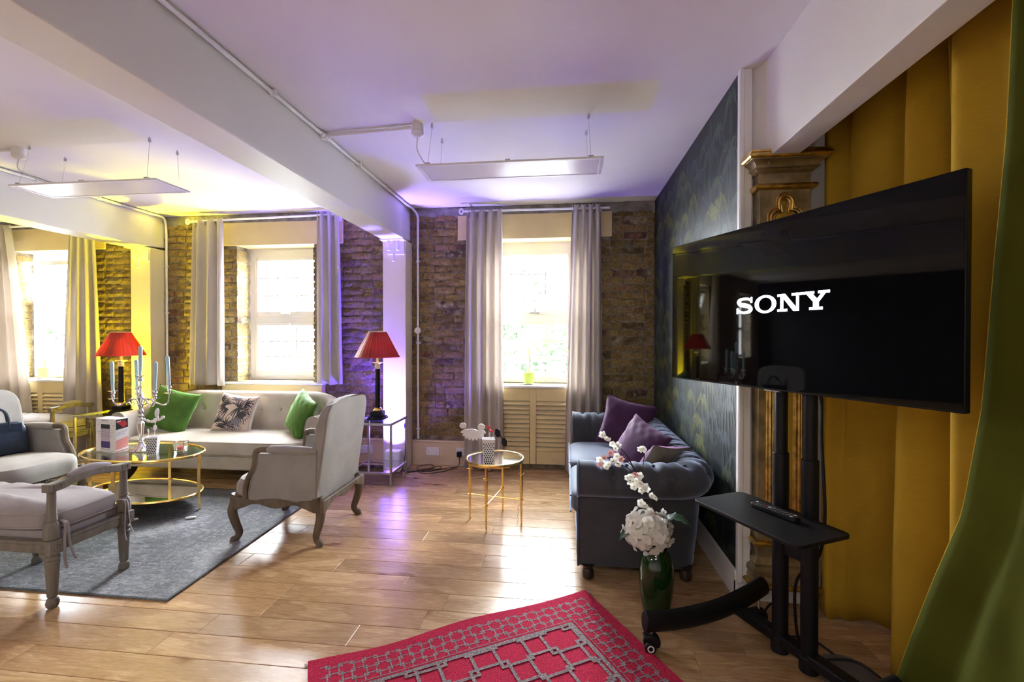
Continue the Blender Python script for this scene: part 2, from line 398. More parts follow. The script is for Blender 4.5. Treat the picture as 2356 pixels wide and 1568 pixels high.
GREENVEL = M('green_velvet', (0.060, 0.145, 0.020), 0.65, var=0.15, vscale=8, sheen=0.5, spec=0.25)
PINKFAB = M('blush_cotton', (0.66, 0.53, 0.45), 0.85, var=0.08, bump=0.05, bscale=200)
PALMINK = M('palm_print', (0.055, 0.055, 0.06), 0.85)
PALMINK2 = M('palm_print_grey', (0.20, 0.18, 0.22), 0.85)
FRINGE = M('white_fringe', (0.7, 0.68, 0.64), 0.9)
OLDWOOD = M('weathered_oak', (0.092, 0.062, 0.036), 0.6, var=0.4, vscale=14, bump=0.25, bscale=40, col2=(0.17, 0.133, 0.095), stretch=(1,1,0.35))
GREYWOOD = M('greywashed_wood', (0.20, 0.182, 0.15), 0.65, var=0.4, vscale=20, bump=0.3, bscale=50, col2=(0.15, 0.13, 0.105), stretch=(1,1,0.3))
DARKWOOD = M('dark_wood', (0.025, 0.016, 0.010), 0.3)
RUGGREY = greyrug_material()
RUGEDGE = M('rug_binding', (0.02, 0.02, 0.022), 0.8)
REDRUG = M('red_wool', (0.50, 0.030, 0.075), 0.95, var=0.35, vscale=160, bump=0.6, bscale=230, spec=0.1)
RUGLINE = M('grey_wool', (0.30, 0.255, 0.255), 0.95, var=0.55, vscale=160, bump=0.6, bscale=230, spec=0.1)
REDSHADE = None
def shade_material():
    m = bpy.data.materials.new('red_pleated_silk'); m.use_nodes = True; nt = m.node_tree; N = nt.nodes; L = nt.links
    b = N['Principled BSDF']; o = N['Material Output']
    b.inputs['Base Color'].default_value = (0.125, 0.003, 0.003, 1); b.inputs['Roughness'].default_value = 0.45
    t = N.new('ShaderNodeBsdfTranslucent'); t.inputs[0].default_value = (0.42, 0.018, 0.010, 1)
    mx = N.new('ShaderNodeMixShader'); mx.inputs[0].default_value = 0.14
    L.new(b.outputs[0], mx.inputs[1]); L.new(t.outputs[0], mx.inputs[2]); L.new(mx.outputs[0], o.inputs['Surface']); return m
REDSHADE = shade_material()
BULB = M('warm_bulb', (1, 0.9, 0.7), 0.4, emit=(1.0, 0.72, 0.36), estr=14)
IVORY = M('ivory_candle_sleeve', (0.8, 0.72, 0.5), 0.4)
BLUECANDLE = M('pale_blue_wax', (0.46, 0.68, 0.72), 0.4, trans=0.0)
WICK = M('wick', (0.7, 0.68, 0.6), 0.9)
REDWAX = M('red_wax', (0.62, 0.02, 0.03), 0.35)
PAPER = M('white_card', (0.82, 0.80, 0.80), 0.55)
INK = M('black_ink', (0.02, 0.02, 0.025), 0.6)
GREYINK = M('grey_ink', (0.30, 0.28, 0.30), 0.7)
INDIGO = M('indigo_print', (0.075, 0.045, 0.20), 0.6)
LILACINK = M('lilac_print', (0.55, 0.45, 0.58), 0.6)
REDINK = M('red_print', (0.55, 0.03, 0.04), 0.5)
PINKINK = M('pink_print', (0.75, 0.30, 0.27), 0.5)
NAVYLEATHER = M('navy_leather', (0.020, 0.035, 0.065), 0.32, var=0.3, vscale=12, bump=0.1, bscale=120)
GREENGLASS = M('bottle_green_glass', (0.006, 0.026, 0.005), 0.06, spec=0.5, coat=0.2)
PETAL = cloth('white_petal', (0.92, 0.91, 0.86), 0.5, bump=0.0, var=0.0)
PETALC = cloth('cream_green_petal', (0.80, 0.82, 0.52), 0.4, bump=0.0, var=0.0)
PINKPETAL = cloth('pink_petal', (0.78, 0.42, 0.44), 0.25, bump=0.0, var=0.0)
STAMEN = M('flower_centre', (0.55, 0.50, 0.10), 0.7)
LEAF = M('dark_leaf', (0.030, 0.085, 0.035), 0.35, var=0.4, vscale=20)
TWIG = M('dark_twig', (0.035, 0.022, 0.015), 0.7)
LIMEPOT = M('lime_glazed_pot', (0.42, 0.52, 0.10), 0.3)
LIMELEAF = cloth('lime_leaf', (0.42, 0.55, 0.10), 0.4, bump=0.0, var=0.1)
TREELEAF = cloth('tree_leaf', (0.013, 0.025, 0.010), 0.35, bump=0.0, var=0.5, vscale=1.5)
BARK = M('bark', (0.03, 0.024, 0.02), 0.9, var=0.3)
NAVYPAPER = M('navy_wallpaper', (0.009, 0.014, 0.020), 0.55, var=0.5, vscale=5)
FROND = [M('frond_olive', (0.115, 0.118, 0.026), 0.55), M('frond_sage', (0.060, 0.082, 0.055), 0.55), M('frond_blue', (0.038, 0.060, 0.074), 0.55), M('frond_slate', (0.017, 0.027, 0.037), 0.55), M('frond_moss', (0.052, 0.064, 0.020), 0.55)]
GROUND = M('grey_paving', (0.22, 0.22, 0.21), 0.9, var=0.3)

# ================================================================ THE ROOM
YB = 4.91            # face of the brick wall
ZC = 2.84            # ceiling
XL, XR, YF = -10.6, 2.6, -3.2
JW = 0.465           # half width of a window opening
ZS, ZH = 0.90, 2.485 # sill and head of the openings
YG = 5.12            # plane of the window frames

# ---- floor: a slab with every board a part of its own
fl = struct('floor', G().box(XL, XR, YF, YG, -0.12, -0.004), OAK)
fr_ = random.Random(3)
PWID = 0.1555
y = YB + 0.02
row = 0
while y > 0.45:
    y0 = y - PWID
    x = 1.36 if y0 < 2.56 else 0.95
    x += fr_.uniform(0, 0.05)
    first = True
    while x > -6.9:
        ln = fr_.uniform(0.55, 1.75) if not first else fr_.uniform(0.3, 1.5)
        first = False
        x0 = max(x - ln, -7.0)
        hx, hy, c = (x-x0)/2-0.0006, PWID/2-0.0006, 0.0022
        g = G()
        g.add([(-hx,-hy,-0.004),(hx,-hy,-0.004),(hx,hy,-0.004),(-hx,hy,-0.004),
               (-hx,-hy,-c*0.6),(hx,-hy,-c*0.6),(hx,hy,-c*0.6),(-hx,hy,-c*0.6),
               (-hx+c,-hy+c,0),(hx-c,-hy+c,0),(hx-c,hy-c,0),(-hx+c,hy-c,0)],
              [(0,1,5,4),(1,2,6,5),(2,3,7,6),(3,0,4,7),(4,5,9,8),(5,6,10,9),(6,7,11,10),(7,4,8,11),(8,9,10,11)])
        obj('plank', g, OAK, fl, smooth=False, loc=((x+x0)/2, (y+y0)/2, 0), raw=True)
        x = x0
    y = y0
    row += 1

# ---- ceiling
struct('ceiling', G().box(XL, XR, YF, YB+0.4, ZC, ZC+0.12), CEILMAT, smooth=False)

# ---- back wall: mortar core with the window openings left free
core = G()
edges = [XL]
for n in (4, 1, 2, 3):
    edges += [WINX[n]-JW, WINX[n]+JW]
edges.append(0.95)
for i in range(0, len(edges), 2):
    core.box(edges[i]+(0.014 if i else 0), edges[i+1]-0.014, YB, YB+0.36, ZS, ZH)
core.box(XL, 0.95, YB, YB+0.36, -0.12, ZS)
core.box(XL, 0.95, YB, YB+0.36, ZH, ZC+0.12)
wall_back = struct('wall_back', core, MORTAR, smooth=False)
# ragged band of bare plaster under the ceiling
def ragged(x0, x1, seed):
    r = random.Random(seed); g = G(); n = int((x1-x0)/0.03); top = []; bot = []
    for i in range(n+1):
        xx = lerp(x0, x1, i/n); top.append((xx, ZC-0.012*r.random()*r.random()*2)); bot.append((xx, 2.725+0.016*math.sin(xx*9+seed)+r.uniform(-0.012, 0.012)))
    for i in range(n):
        vs = [(bot[i][0], YB-0.006, bot[i][1]), (bot[i+1][0], YB-0.006, bot[i+1][1]), (top[i+1][0], YB-0.010, top[i+1][1]), (top[i][0], YB-0.010, top[i][1]),
              (bot[i][0], YB+0.01, bot[i][1]), (bot[i+1][0], YB+0.01, bot[i+1][1]), (top[i+1][0], YB+0.01, top[i+1][1]), (top[i][0], YB+0.01, top[i][1])]
        g.add(vs, [(0,1,2,3),(0,4,5,1),(3,2,6,7)])
    return g
struct('plaster_band', ragged(-7.2, 0.93, 2), CONCRETE, wall_back)
# lintels of cream paint over each window
for n in (1, 2, 3):
    wx = WINX[n]
    g = G().box(wx-0.83, wx+0.83, YB-0.014, YB+0.04, ZH-0.008, 2.742)
    g.box(wx-JW-0.02, wx+JW+0.02, YB+0.04, YG+0.05, ZH-0.008, ZH+0.02)
    struct('lintel', g, CREAM, wall_back, bevel=0.004)

# bricks
CH = 0.0788
bm_variants = {}
def brick_mesh(kind, k):
    key = (kind, k)
    if key in bm_variants: return bm_variants[key]
    r = random.Random(k*31+(7 if kind == 'S' else 3))
    g = G(); nu, nv = 5, 3; vs = []; fs = []
    for j in range(nv):
        for i in range(nu):
            u, w = i/(nu-1)-0.5, j/(nv-1)-0.5
            edge = (i in (0, nu-1)) or (j in (0, nv-1))
            d = r.uniform(0.002, 0.006) if edge else r.uniform(-0.006, 0.001)
            vs.append((u*(1-(0.05 if kind == 'H' else 0.03)*r.random()*(i in (0, nu-1))), d, w*(1-0.12*r.random()*(j in (0, nv-1)))))
    for j in range(nv-1):
        for i in range(nu-1):
            fs.append((j*nu+i, j*nu+i+1, (j+1)*nu+i+1, (j+1)*nu+i))
    ring = [i for i in range(nu)] + [j*nu+nu-1 for j in range(1, nv)] + [(nv-1)*nu+i for i in range(nu-2, -1, -1)] + [j*nu for j in range(nv-2, 0, -1)]
    b = len(vs)
    for q in ring: vs.append((vs[q][0]*1.02, 1.0, vs[q][2]*1.04))   # depth handled by scale
    m = len(ring)
    for q in range(m): fs.append((ring[q], b+q, b+(q+1) % m, ring[(q+1) % m]))
    # front relief must not scale with depth: store it unscaled and make two depths
    g.add(vs, fs)
    bm_variants[key] = g
    return g
def brick_g(kind, k, lx, lz, depth):
    base = brick_mesh(kind, k); g = G()
    g.add([(v[0]*lx, (v[1] if v[1] < 0.5 else depth), v[2]*lz) for v in base.v], base.f)
    return g
mcache = {}
def blocked(x0, x1, z):
    for n, wx in WINX.items():
        if z > 2.47 and n != 4 and x1-0.02 > wx-0.83 and x0+0.02 < wx+0.83 and 0: return True
        if z > 9 and x1 > wx-0.83 and x0 < wx+0.83: return True
    return False
shown = [(-1.66, -1.03, 0.30, 2.8), (0.33, 0.95, 0.62, 2.8), (-3.98, -3.78, 0.9, 2.5), (-4.70, -4.27, 0.8, 2.8), (-2.87, -2.77, 0.9, 2.5), (-2.57, -1.94, 0.62, 2.65), (-5.70, -5.10, 0.9, 2.45), (-6.82, -6.74, 0.9, 2.5)]
singles = []; rest = []
br = random.Random(11)
spans = [(-7.2, WINX[1]-JW), (WINX[1]+JW, WINX[2]-JW), (WINX[2]+JW, WINX[3]-JW), (WINX[3]+JW, 0.93)]
nc = int((2.73-0.31)/CH)
for c in range(nc+1):
    zc = 0.315 + CH*(c+0.5)
    runs = spans if (ZS < zc < ZH) else [(-7.2, 0.93)]
    if zc > 2.47: runs = [(-7.2, WINX[1]-0.835), (WINX[1]+0.835, WINX[2]-0.835), (WINX[2]+0.835, WINX[3]-0.835), (WINX[3]+0.835, 0.93)]
    if zc <= ZS: runs = [(-7.2, WINX[1]-0.62), (WINX[1]+0.62, WINX[2]-0.62), (WINX[2]+0.62, WINX[3]-0.62), (WINX[3]+0.62, 0.93)]
    for (xa, xb) in runs:
        x = xa; k = c % 2
        jamb_l = any(abs(xb-(wx-JW)) < 1e-6 for wx in WINX.values())
        jamb_r = any(abs(xa-(wx+JW)) < 1e-6 for wx in WINX.values())
        while x < xb-0.03:
            ln = (0.235 if k % 2 == 0 else 0.118)*br.uniform(0.95, 1.06)
            if xb-(x+ln) < 0.06: ln = xb-x
            kind = 'S' if ln > 0.16 else 'H'
            x1 = x+ln; k += 1
            if not blocked(x, x1, zc):
                deep = (jamb_r and x == xa) or (jamb_l and x1 >= xb-1e-6)
                info = (x+ln/2, zc+br.uniform(-0.003, 0.003), ln-br.uniform(0.007, 0.013), CH-br.uniform(0.008, 0.013), kind, br.randrange(10), 0.205 if deep else 0.03, br.uniform(-0.006, 0.005))
                vis = any(x1 > a+0.02 and x < b-0.02 and lo < zc < hi for a, b, lo, hi in shown)
                (singles if vis else rest).append(info)
            x = x1
singles.sort(key=lambda q: -q[2]*q[3]/((q[0]**2+24)))
rest += singles[298:]; singles = singles[:298]
for (x, z, lx, lz, kind, var, depth, dy) in singles:
    key = (kind, var % 6, depth)
    if key not in mcache:
        gg = brick_g(kind, var % 6, 1, 1, depth)
        mcache[key] = mesh('brick', gg, BRICK, True, 50)
    o = bpy.data.objects.new('brick', mcache[key]); COL.objects.link(o); o.parent = wall_back
    o.location = (x, YB-0.009+dy, z); o.scale = (lx, 1, lz)
gst = G()
for (x, z, lx, lz, kind, var, depth, dy) in rest:
    g = brick_g(kind, var % 6, lx, lz, depth); g.move((x, YB-0.009+dy, z)); gst.add(g.v, g.f)
obj('brickwork', gst, BRICK, wall_back, raw=True, smooth=False, kind='stuff')

# ---- the other walls
struct('wall_left', G().box(XL-0.2, XL, YF, YB+0.3, -0.1, ZC+0.1), NAVYPAPER)
struct('wall_front', G().box(XL, XR, YF-0.2, YF, -0.1, ZC+0.1), WHITEWALL)
struct('wall_far_right', G().box(XR, XR+0.2, YF, 5.3, -0.1, ZC+0.1), WHITEWALL)
struct('wall_sky_stop', G().box(1.30, XR+0.1, 2.75, 2.9, -0.1, ZC+0.1), WHITEWALL)  # unseen wall added to keep sky light from leaking in behind the curtain
wr = struct('wall_right', G().box(0.934, 1.31, 2.585, YB+0.3, -0.1, ZC+0.05), WHITEWALL)
# papered face of the right wall and its printed palm fountains
obj('wallpaper', G().box(0.930, 0.936, 2.588, YB, 0.0, ZC), NAVYPAPER, wr)
wp = random.Random(5); gp = G()
fx = [0.9292]
def frond(g, y0, z0, y1, z1, y2, z2, w):
    x = fx[0]; fx[0] -= 0.0000003
    n = 7; L = []; Rr = []
    for i in range(n+1):
        t = i/n
        a = (1-t)**2; b2 = 2*t*(1-t); c = t*t
        py = a*y0+b2*y1+c*y2; pz = a*z0+b2*z1+c*z2
        dy = 2*(1-t)*(y1-y0)+2*t*(y2-y1); dz = 2*(1-t)*(z1-z0)+2*t*(z2-z1)
        l = math.hypot(dy, dz)+1e-6
        ww = w*(0.35+0.9*math.sin(PI*min(1, t*0.85+0.1)))*0.5
        L.append((x, py-dz/l*ww, pz+dy/l*ww)); Rr.append((x, py+dz/l*ww, pz-dy/l*ww))
    vs = []; fs = []
    for i in range(n+1):
        vs += [L[i], Rr[i]]
    for i in range(n): fs.append((2*i, 2*i+1, 2*i+3, 2*i+2))
    ok = all(2.592 < v[1] < YB-0.004 and 0.005 < v[2] < ZC-0.004 for v in vs)
    if ok: g.add(vs, fs)
def clamp_frond(*k): frond(gp, *k)
def fountain(y, z, w, h, tone):
    for q in range(5):
        yy = y+wp.uniform(-0.05, 0.05); l = wp.uniform(0.25, 0.5)
        gp.mat(wp.choice([2, 3, 3, 4])); frond(gp, yy+wp.uniform(-0.05, 0.05), z-l, yy, z-l*0.5, y, z, 0.009)
    n = 17
    for q in range(n):
        t = -1+2*(q+0.5)/n+wp.uniform(-0.05, 0.05)
        reach = w*(0.18+0.82*abs(t))*(1 if t > 0 else -1)*wp.uniform(0.85, 1.12)
        hh = h*(1.75-0.75*abs(t))*wp.uniform(0.9, 1.1)
        gp.mat(wp.choice(tone)); frond(gp, y+reach*0.05, z+wp.uniform(-0.02, 0.01), y+reach*0.42, z+hh*1.25, y+reach, z-h*wp.uniform(0.2, 1.5)*(0.4+abs(t)), wp.uniform(0.008, 0.013))
tones = [[0, 0, 0, 4, 1], [1, 1, 2, 4], [2, 2, 1, 3], [2, 3, 3, 1], [0, 4, 1, 1]]
plumes = []
zz = -0.1; rowi = 0
while zz < ZC+0.1:
    yy = 2.45+(0.13 if rowi % 2 else 0)
    while yy < YB+0.2:
        plumes.append((yy+wp.uniform(-0.06, 0.06), zz+wp.uniform(-0.06, 0.06), wp.uniform(0.75, 1.2)))
        yy += 0.26
    zz += 0.175; rowi += 1
plumes.sort(key=lambda p: -p[1])
for (py, pz, sc) in plumes:
    fountain(py, pz, 0.185*sc, 0.085*sc, tones[wp.choice([0, 1, 2, 2, 3, 3, 4])])
obj('wallpaper_print', gp, FROND, wr, raw=True, smooth=False, kind='stuff')
# white corner strip, rounded plaster cove and the stub face that carries the pilaster
struct('trim_1', G().box(0.922, 0.985, 2.555, 2.590, 0.10, ZC).box(0.926, 0.945, 2.549, 2.557, 0.10, ZC), WHITEGLOSS, bevel=0.003)
cove = G()
def covef(u, v):
    a = u*PI/2; e = v
    # quarter cylinder rising from the stub face to the flank of the beam
    return (lerp(0.985, 1.032, math.sin(a)), lerp(2.583, 2.46, 1-math.cos(a)), lerp(2.30, ZC, e))
cove.grid(covef, 10, 2)
cove.add([(0.985,2.60,2.30),(1.032,2.46,2.30),(1.032,2.60,2.30)], [(0,1,2)])
struct('trim_2', cove, WHITEWALL)
struct('beam_right', G().box(1.030, 1.165, YF, 2.584, 2.335, ZC), WHITEWALL, bevel=0.004)
# baseboards
def skirting(name, x0, x1, y, sgn=-1, h=0.275, d=0.030):
    g = G().box(x0, x1, y-d, y, 0, h-0.02).box(x0, x1, y-d-0.012, y, h-0.02, h)
    return struct(name, g, CREAMDK, bevel=0.004)
skirting('baseboard_back', -1.685, -0.96, YB)
skirting('baseboard_back', -2.70, -1.97, YB)
skirting('baseboard_back', -4.71, -3.95, YB)
skirting('baseboard_back', -5.72, -4.97, YB)
skirting('baseboard_back', 0.28, 0.93, YB)
prof = [(0, 0), (0.018, 0), (0.018, 0.10), (0.012, 0.115), (0.012, 0.135), (0.004, 0.15), (0, 0.15)]
struct('baseboard_right', G().prism(prof, lambda p: (0.932-p[0], 2.565, p[1]), lambda p: (0.932-p[0], YB, p[1])), WHITEGLOSS)
struct('baseboard_end', G().prism(prof, lambda p: (0.914, 2.587-p[0], p[1]), lambda p: (1.27, 2.587-p[0], p[1])), WHITEGLOSS)

# ---- beams and columns
def beam(x0, x1, z0, yend):
    g = G().box(x0, x1, YF, yend, z0, ZC)
    g.add([(x0,yend,z0),(x1,yend,z0),(x1-0.02,YB,z0+0.03),(x0,YB,z0+0.03),(x0,yend,ZC),(x1,yend,ZC),(x1-0.02,YB,ZC),(x0,YB,ZC)],
          [(0,3,2,1),(4,5,6,7),(1,2,6,5),(3,0,4,7)])
    return struct('beam', g, BEAMMAT, bevel=0.006)
beam(-1.935, -1.690, 2.452, 4.62)
beam(-4.965, -4.705, 2.440, 4.60)
def column(x0, x1, yf, z1):
    c = struct('column', G().box(x0, x1, yf, YB, 0, z1), COLPAINT, bevel=0.004)
    # bolted steel angle under the beam, painted over
    b = struct('bracket', G().box(x0-0.006, x1+0.004, yf-0.075, yf+0.01, z1-0.012, z1).box(x0+0.055, x1-0.012, yf-0.012, yf, z1-0.155, z1-0.012), WHITEWALL, c, bevel=0.002)
    for bx in (0.34, 0.72):
        g = G(); X = lerp(x0, x1, bx)
        g.tube([(X, yf-0.045, z1-0.012), (X, yf-0.045, z1-0.10)], 0.011, 8); g.tube([(X, yf-0.045, z1-0.012), (X, yf-0.045, z1-0.028)], 0.019, 6)
        g.tube([(X, yf-0.045, z1-0.118), (X, yf-0.045, z1-0.10)], 0.017, 6)
        obj('bolt', g, PVC, b)
    X = lerp(x0, x1, 0.53)
    obj('bolt', G().tube([(X, yf-0.030, z1-0.14), (X, yf-0.030, z1-0.215)], 0.012, 8).tube([(X, yf-0.030, z1-0.215), (X, yf-0.030, z1-0.232)], 0.018, 6), PVC, b)
    return c
column(-1.945, -1.690, 4.70, 2.452)
column(-4.965, -4.715, 4.70, 2.440)

# ---- windows
def window(n, tilt=0.0, wide=False):
    wx = WINX[n]; x0, x1 = wx-JW, wx+JW; y0, y1 = YG, YG+0.06
    f = 0.055
    g = G().box(x0, x0+f, y0, y1, ZS, ZH).box(x1-f, x1, y0, y1, ZS, ZH).box(x0+f, x1-f, y0, y1, 2.375, ZH).box(x0+f, x1-f, y0, y1, ZS, ZS+0.05).box(x0+f, x1-f, y0, y1, 1.595, 1.66)
    w = struct('window_%d' % n, g, WHITEGLOSS, bevel=0.004)
    a0, a1 = x0+f, x1-f
    def sash(name, z0, z1, nv, nh, bar, t, thick):
        s = 0.042
        up = G().box(a0, a0+s, -0.022, 0.022, z0, z1).box(a1-s, a1, -0.022, 0.022, z0, z1).box(a0+s, a1-s, -0.022, 0.022, z0, z0+s+0.02).box(a0+s, a1-s, -0.022, 0.022, z1-s, z1)
        so = obj(name, up.move((0, 0, -z0)), WHITEGLOSS, w, loc=(0, y0+0.02, z0), rot=(t, 0, 0), bevel=0.004)
        obj('pane', G().box(a0+s, a1-s, -0.003, 0.003, s, z1-z0-s), GLASS, so, smooth=False)
        for i in range(nv):
            X = lerp(a0+s, a1-s, (i+1)/(nv+1)) if not thick else wx+(-0.18, 0.15)[i]
            obj('glazing_bar', G().box(X-bar/2, X+bar/2, -0.012, 0.012, s, z1-z0-s), WHITEGLOSS, so, smooth=False)
        for i in range(nh):
            Z = lerp(s, z1-z0-s, (i+1)/(nh+1))
            obj('glazing_bar', G().box(a0+s, a1-s, -0.011, 0.011, Z-bar/2, Z+bar/2), WHITEGLOSS, so, smooth=False)
        return so
    up = sash('upper_sash', 1.66, 2.375, 2, 2, 0.012, tilt, False)
    sash('lower_sash', ZS+0.05, 1.595, 2, 2, 0.034 if n == 3 else 0.016, 0.0, n == 3)
    h = G().box(wx-0.055, wx+0.055, -0.050, -0.02, 0.012, 0.036)
    if n != 2: h.tube([(wx+0.005, -0.045, 0.03), (wx+0.005, -0.055, 0.17)], 0.008, 8)
    obj('handle', h, STEEL if n != 2 else PVC, up, bevel=0.003)
    if n == 2: obj('handle', G().box(wx-0.055, wx+0.055, y0-0.03, y0, 1.555, 1.585), PVC, w, bevel=0.003)
    # inside sill board
    st = struct('window_sill', G().box(x0-0.155, x1+0.155, 4.822, YB, 0.872, 0.896).box(x0, x1, YB+0.0005, YG+0.02, 0.873, 0.8965), WHITEGLOSS, w, bevel=0.004)
    return w
window(1, tilt=R(13)); window(2); window(3)
gg = G(); wx = WINX[4]
struct('window_4', gg.box(wx-JW, wx-JW+.06, YG, YG+.06, ZS, ZH).box(wx+JW-.06, wx+JW, YG, YG+.06, ZS, ZH).box(wx-JW, wx+JW, YG, YG+.06, 1.6, 1.66).box(wx-JW, wx+JW, YG, YG+.06, 2.4, ZH).box(wx-JW, wx+JW, YG, YG+.06, ZS, ZS+.06), WHITEGLOSS)  # unseen extra window, added to let more daylight in from the left

# ---- outside: ground far below and trees
struct('ground', G().box(-60, 60, 5.5, 90, -4.2, -4.0), GROUND)
def tree(x, y, h, seed, label):
    r = random.Random(seed)
    t = thing('tree', label, 'tree', (x, y, -4.0), r.uniform(0, 6), 'trees outside the windows')
    g = G(); g.tube(spline([(0,0,0), (0.1,0,h*0.3), (-0.05,0.1,h*0.6), (0,0,h*0.85)], 4), [lerp(0.22, 0.05, i/12) for i in range(13)], 8)
    for i in range(6):
        a = r.uniform(0, 6.28); z = h*r.uniform(0.3, 0.7)
        g.tube([(0,0,z), (math.cos(a)*h*0.13, math.sin(a)*h*0.13, z+h*0.1), (math.cos(a)*h*0.24, math.sin(a)*h*0.24, z+h*0.16)], [0.07, 0.045, 0.02], 6)
    obj('trunk', g, BARK, t)
    c = G()
    blobs = []
    for i in range(26):
        a = r.uniform(0, 6.28); rr = h*0.26*math.sqrt(r.random()); blobs.append((math.cos(a)*rr, math.sin(a)*rr, h*r.uniform(0.25, 0.95), h*r.uniform(0.07, 0.14)))
    for (bx, by, bz, bs) in blobs:
        for q in range(90):
            d = Vector((r.gauss(0,1), r.gauss(0,1), r.gauss(0,1))).normalized()*bs*r.uniform(0.5, 1.0)
            p = Vector((bx, by, bz))+d; s = r.uniform(0.07, 0.15)
            u = Vector((r.gauss(0,1), r.gauss(0,1), r.gauss(0,1))).normalized(); v = u.orthogonal().normalized()
            c.add([p-u*s, p+v*s*0.5, p+u*s, p-v*s*0.5], [(0,1,2,3)])
    obj('foliage', c, TREELEAF, t, raw=True, smooth=False, kind='stuff')
tree(-0.9, 11.5, 7.6, 1, 'green tree outside the window beside the slate sofa')
tree(2.6, 16.5, 7.0, 2, 'farther tree on the right outside the window beside the slate sofa')
tree(-7.0, 12.0, 5.6, 3, 'low tree outside the middle window behind the cream sofa')
tree(-13.5, 12.5, 7.2, 4, 'tree outside the window with the tilted sash')
tree(-3.0, 17.0, 6.6, 5, 'distant tree left of centre outside the window beside the slate sofa')

# ================================================================ CURTAINS
def curtain_mesh(top, bot, zt, zb, folds, amp, seed, nz=26, per=12, ampb=None, flare=0.0):
    # top, bot: (x0, x1) along the rod; y is local, 0 at the rod
    r = random.Random(seed); n = folds*per; g = G()
    ph = [r.uniform(-0.5, 0.5) for _ in range(folds+1)]; am = [r.uniform(0.65, 1.3) for _ in range(folds+1)]
    ampb = ampb or amp
    def f(u, v):
        k = u*folds; i = int(min(k, folds-1)); t = k-i
        a = lerp(am[i], am[i+1], t); p = lerp(ph[i], ph[i+1], t)
        xx = lerp(lerp(top[0], top[1], u), lerp(bot[0], bot[1], u), v**0.8)
        A = lerp(amp, ampb, v)*a
        yy = A*math.sin(2*PI*k + p*v*2.2) + 0.25*A*math.sin(4*PI*k+p*5+v*2)
        xx += 0.25*A*math.cos(2*PI*k+p*v*2)
        z = lerp(zt, zb, v)
        if v < 0.02: z += 0.012*math.cos(4*PI*k)-0.006
        z += (0.006*math.sin(k*3+seed) if v > 0.98 else 0)
        return (xx, yy - flare*v, z)
    return g.grid(f, n+1, nz)
def curtain(label, wx, yrod, top, bot, zt, zb, folds, amp, seed, **k):
    t = thing('curtain', label, 'curtain', (wx, yrod, 0), 0)
    s = lambda p: (p[0]-wx, p[1]-wx)
    o = obj('fabric', curtain_mesh(s(top), s(bot), zt, zb, folds, amp, seed, **k), CURTAIN, t, angle=80)
    m = o.modifiers.new('cloth', 'SOLIDIFY'); m.thickness = 0.0025
    for i in range(folds*2):
        X = lerp(top[0], top[1], (i+0.5)/(folds*2))-wx
        ring = [(X+0.004*math.sin(a*2), 0.022*math.cos(a), zt-0.045+0.022*math.sin(a)) for a in [2*PI*q/14 for q in range(14)]]
        obj('eyelet', G().tube(ring, 0.0045, 6, closed=True), STEEL, t)
    return t
YR = 4.765
curtain('long oyster curtain hanging left of the window beside the slate sofa', -0.86, YR, (-1.045, -0.665), (-1.075, -0.655), 2.765, 0.012, 4, 0.030, 3, ampb=0.042)
curtain('long oyster curtain hanging between the window and the slate sofa', 0.19, YR, (0.065, 0.352), (-0.015, 0.385), 2.785, 0.012, 4, 0.030, 5, ampb=0.040)
curtain('short oyster curtain on the left of the middle window above the green cushion', -4.11, YR, (-4.235, -3.865), (-4.29, -3.865), 2.765, 0.865, 3, 0.032, 8)
curtain('short oyster curtain with violet light on its edge above the red lamp', -2.62, YR, (-2.735, -2.475), (-2.745, -2.43), 2.80, 0.895, 3, 0.034, 12)
curtain('oyster curtain at the left picture edge beside the tilted sash', -6.87, YR, (-7.05, -6.66), (-7.02, -6.36), 2.765, 0.012, 4, 0.032, 15)
curtain('long oyster curtain lit yellow beside the left red lamp', -5.70, YR, (-5.83, -5.51), (-5.95, -5.39), 2.765, 0.012, 4, 0.034, 21, ampb=0.045)
def rod(x0, x1, z0, z1, label):
    t = thing('curtain_rod', label, 'curtain rod', ((x0+x1)/2, YR, (z0+z1)/2)); c = (x0+x1)/2; zc = (z0+z1)/2
    obj('pole', G().tube([(x0-c, 0, z0-zc), (x1-c, 0, z1-zc)], 0.011, 10), PVC, t)
    obj('finial', G().tube([(x0-c-0.02+0.018*math.cos(a), 0, z0-zc+0.024*math.sin(a)) for a in [2*PI*q/16 for q in range(16)]], 0.011, 8, closed=True), PVC, t)
    obj('finial', G().lathe([(0.001,0),(0.012,0.004),(0.014,0.02),(0.010,0.04),(0.016,0.05),(0.0,0.062)], 10).xf(Matrix.Rotation(PI/2, 4, 'Y')).move((x1-c, 0, z1-zc)), PVC, t)
    for X in (x0+0.04, x1-0.04):
        obj('wall_mount', G().box(X-c-0.008, X-c+0.008, 0, YB-YR-0.012, -0.008, 0.008).tube([(X-c, YB-YR-0.022, 0), (X-c, YB-YR-0.008, 0)], 0.026, 12), PVC, t)
rod(-1.08, 0.40, 2.752, 2.742, 'white curtain rod across the window beside the slate sofa')
rod(-4.28, -2.49, 2.735, 2.765, 'white curtain rod across the middle window')
rod(-7.10, -5.50, 2.742, 2.742, 'white curtain rod across the window with the tilted sash')

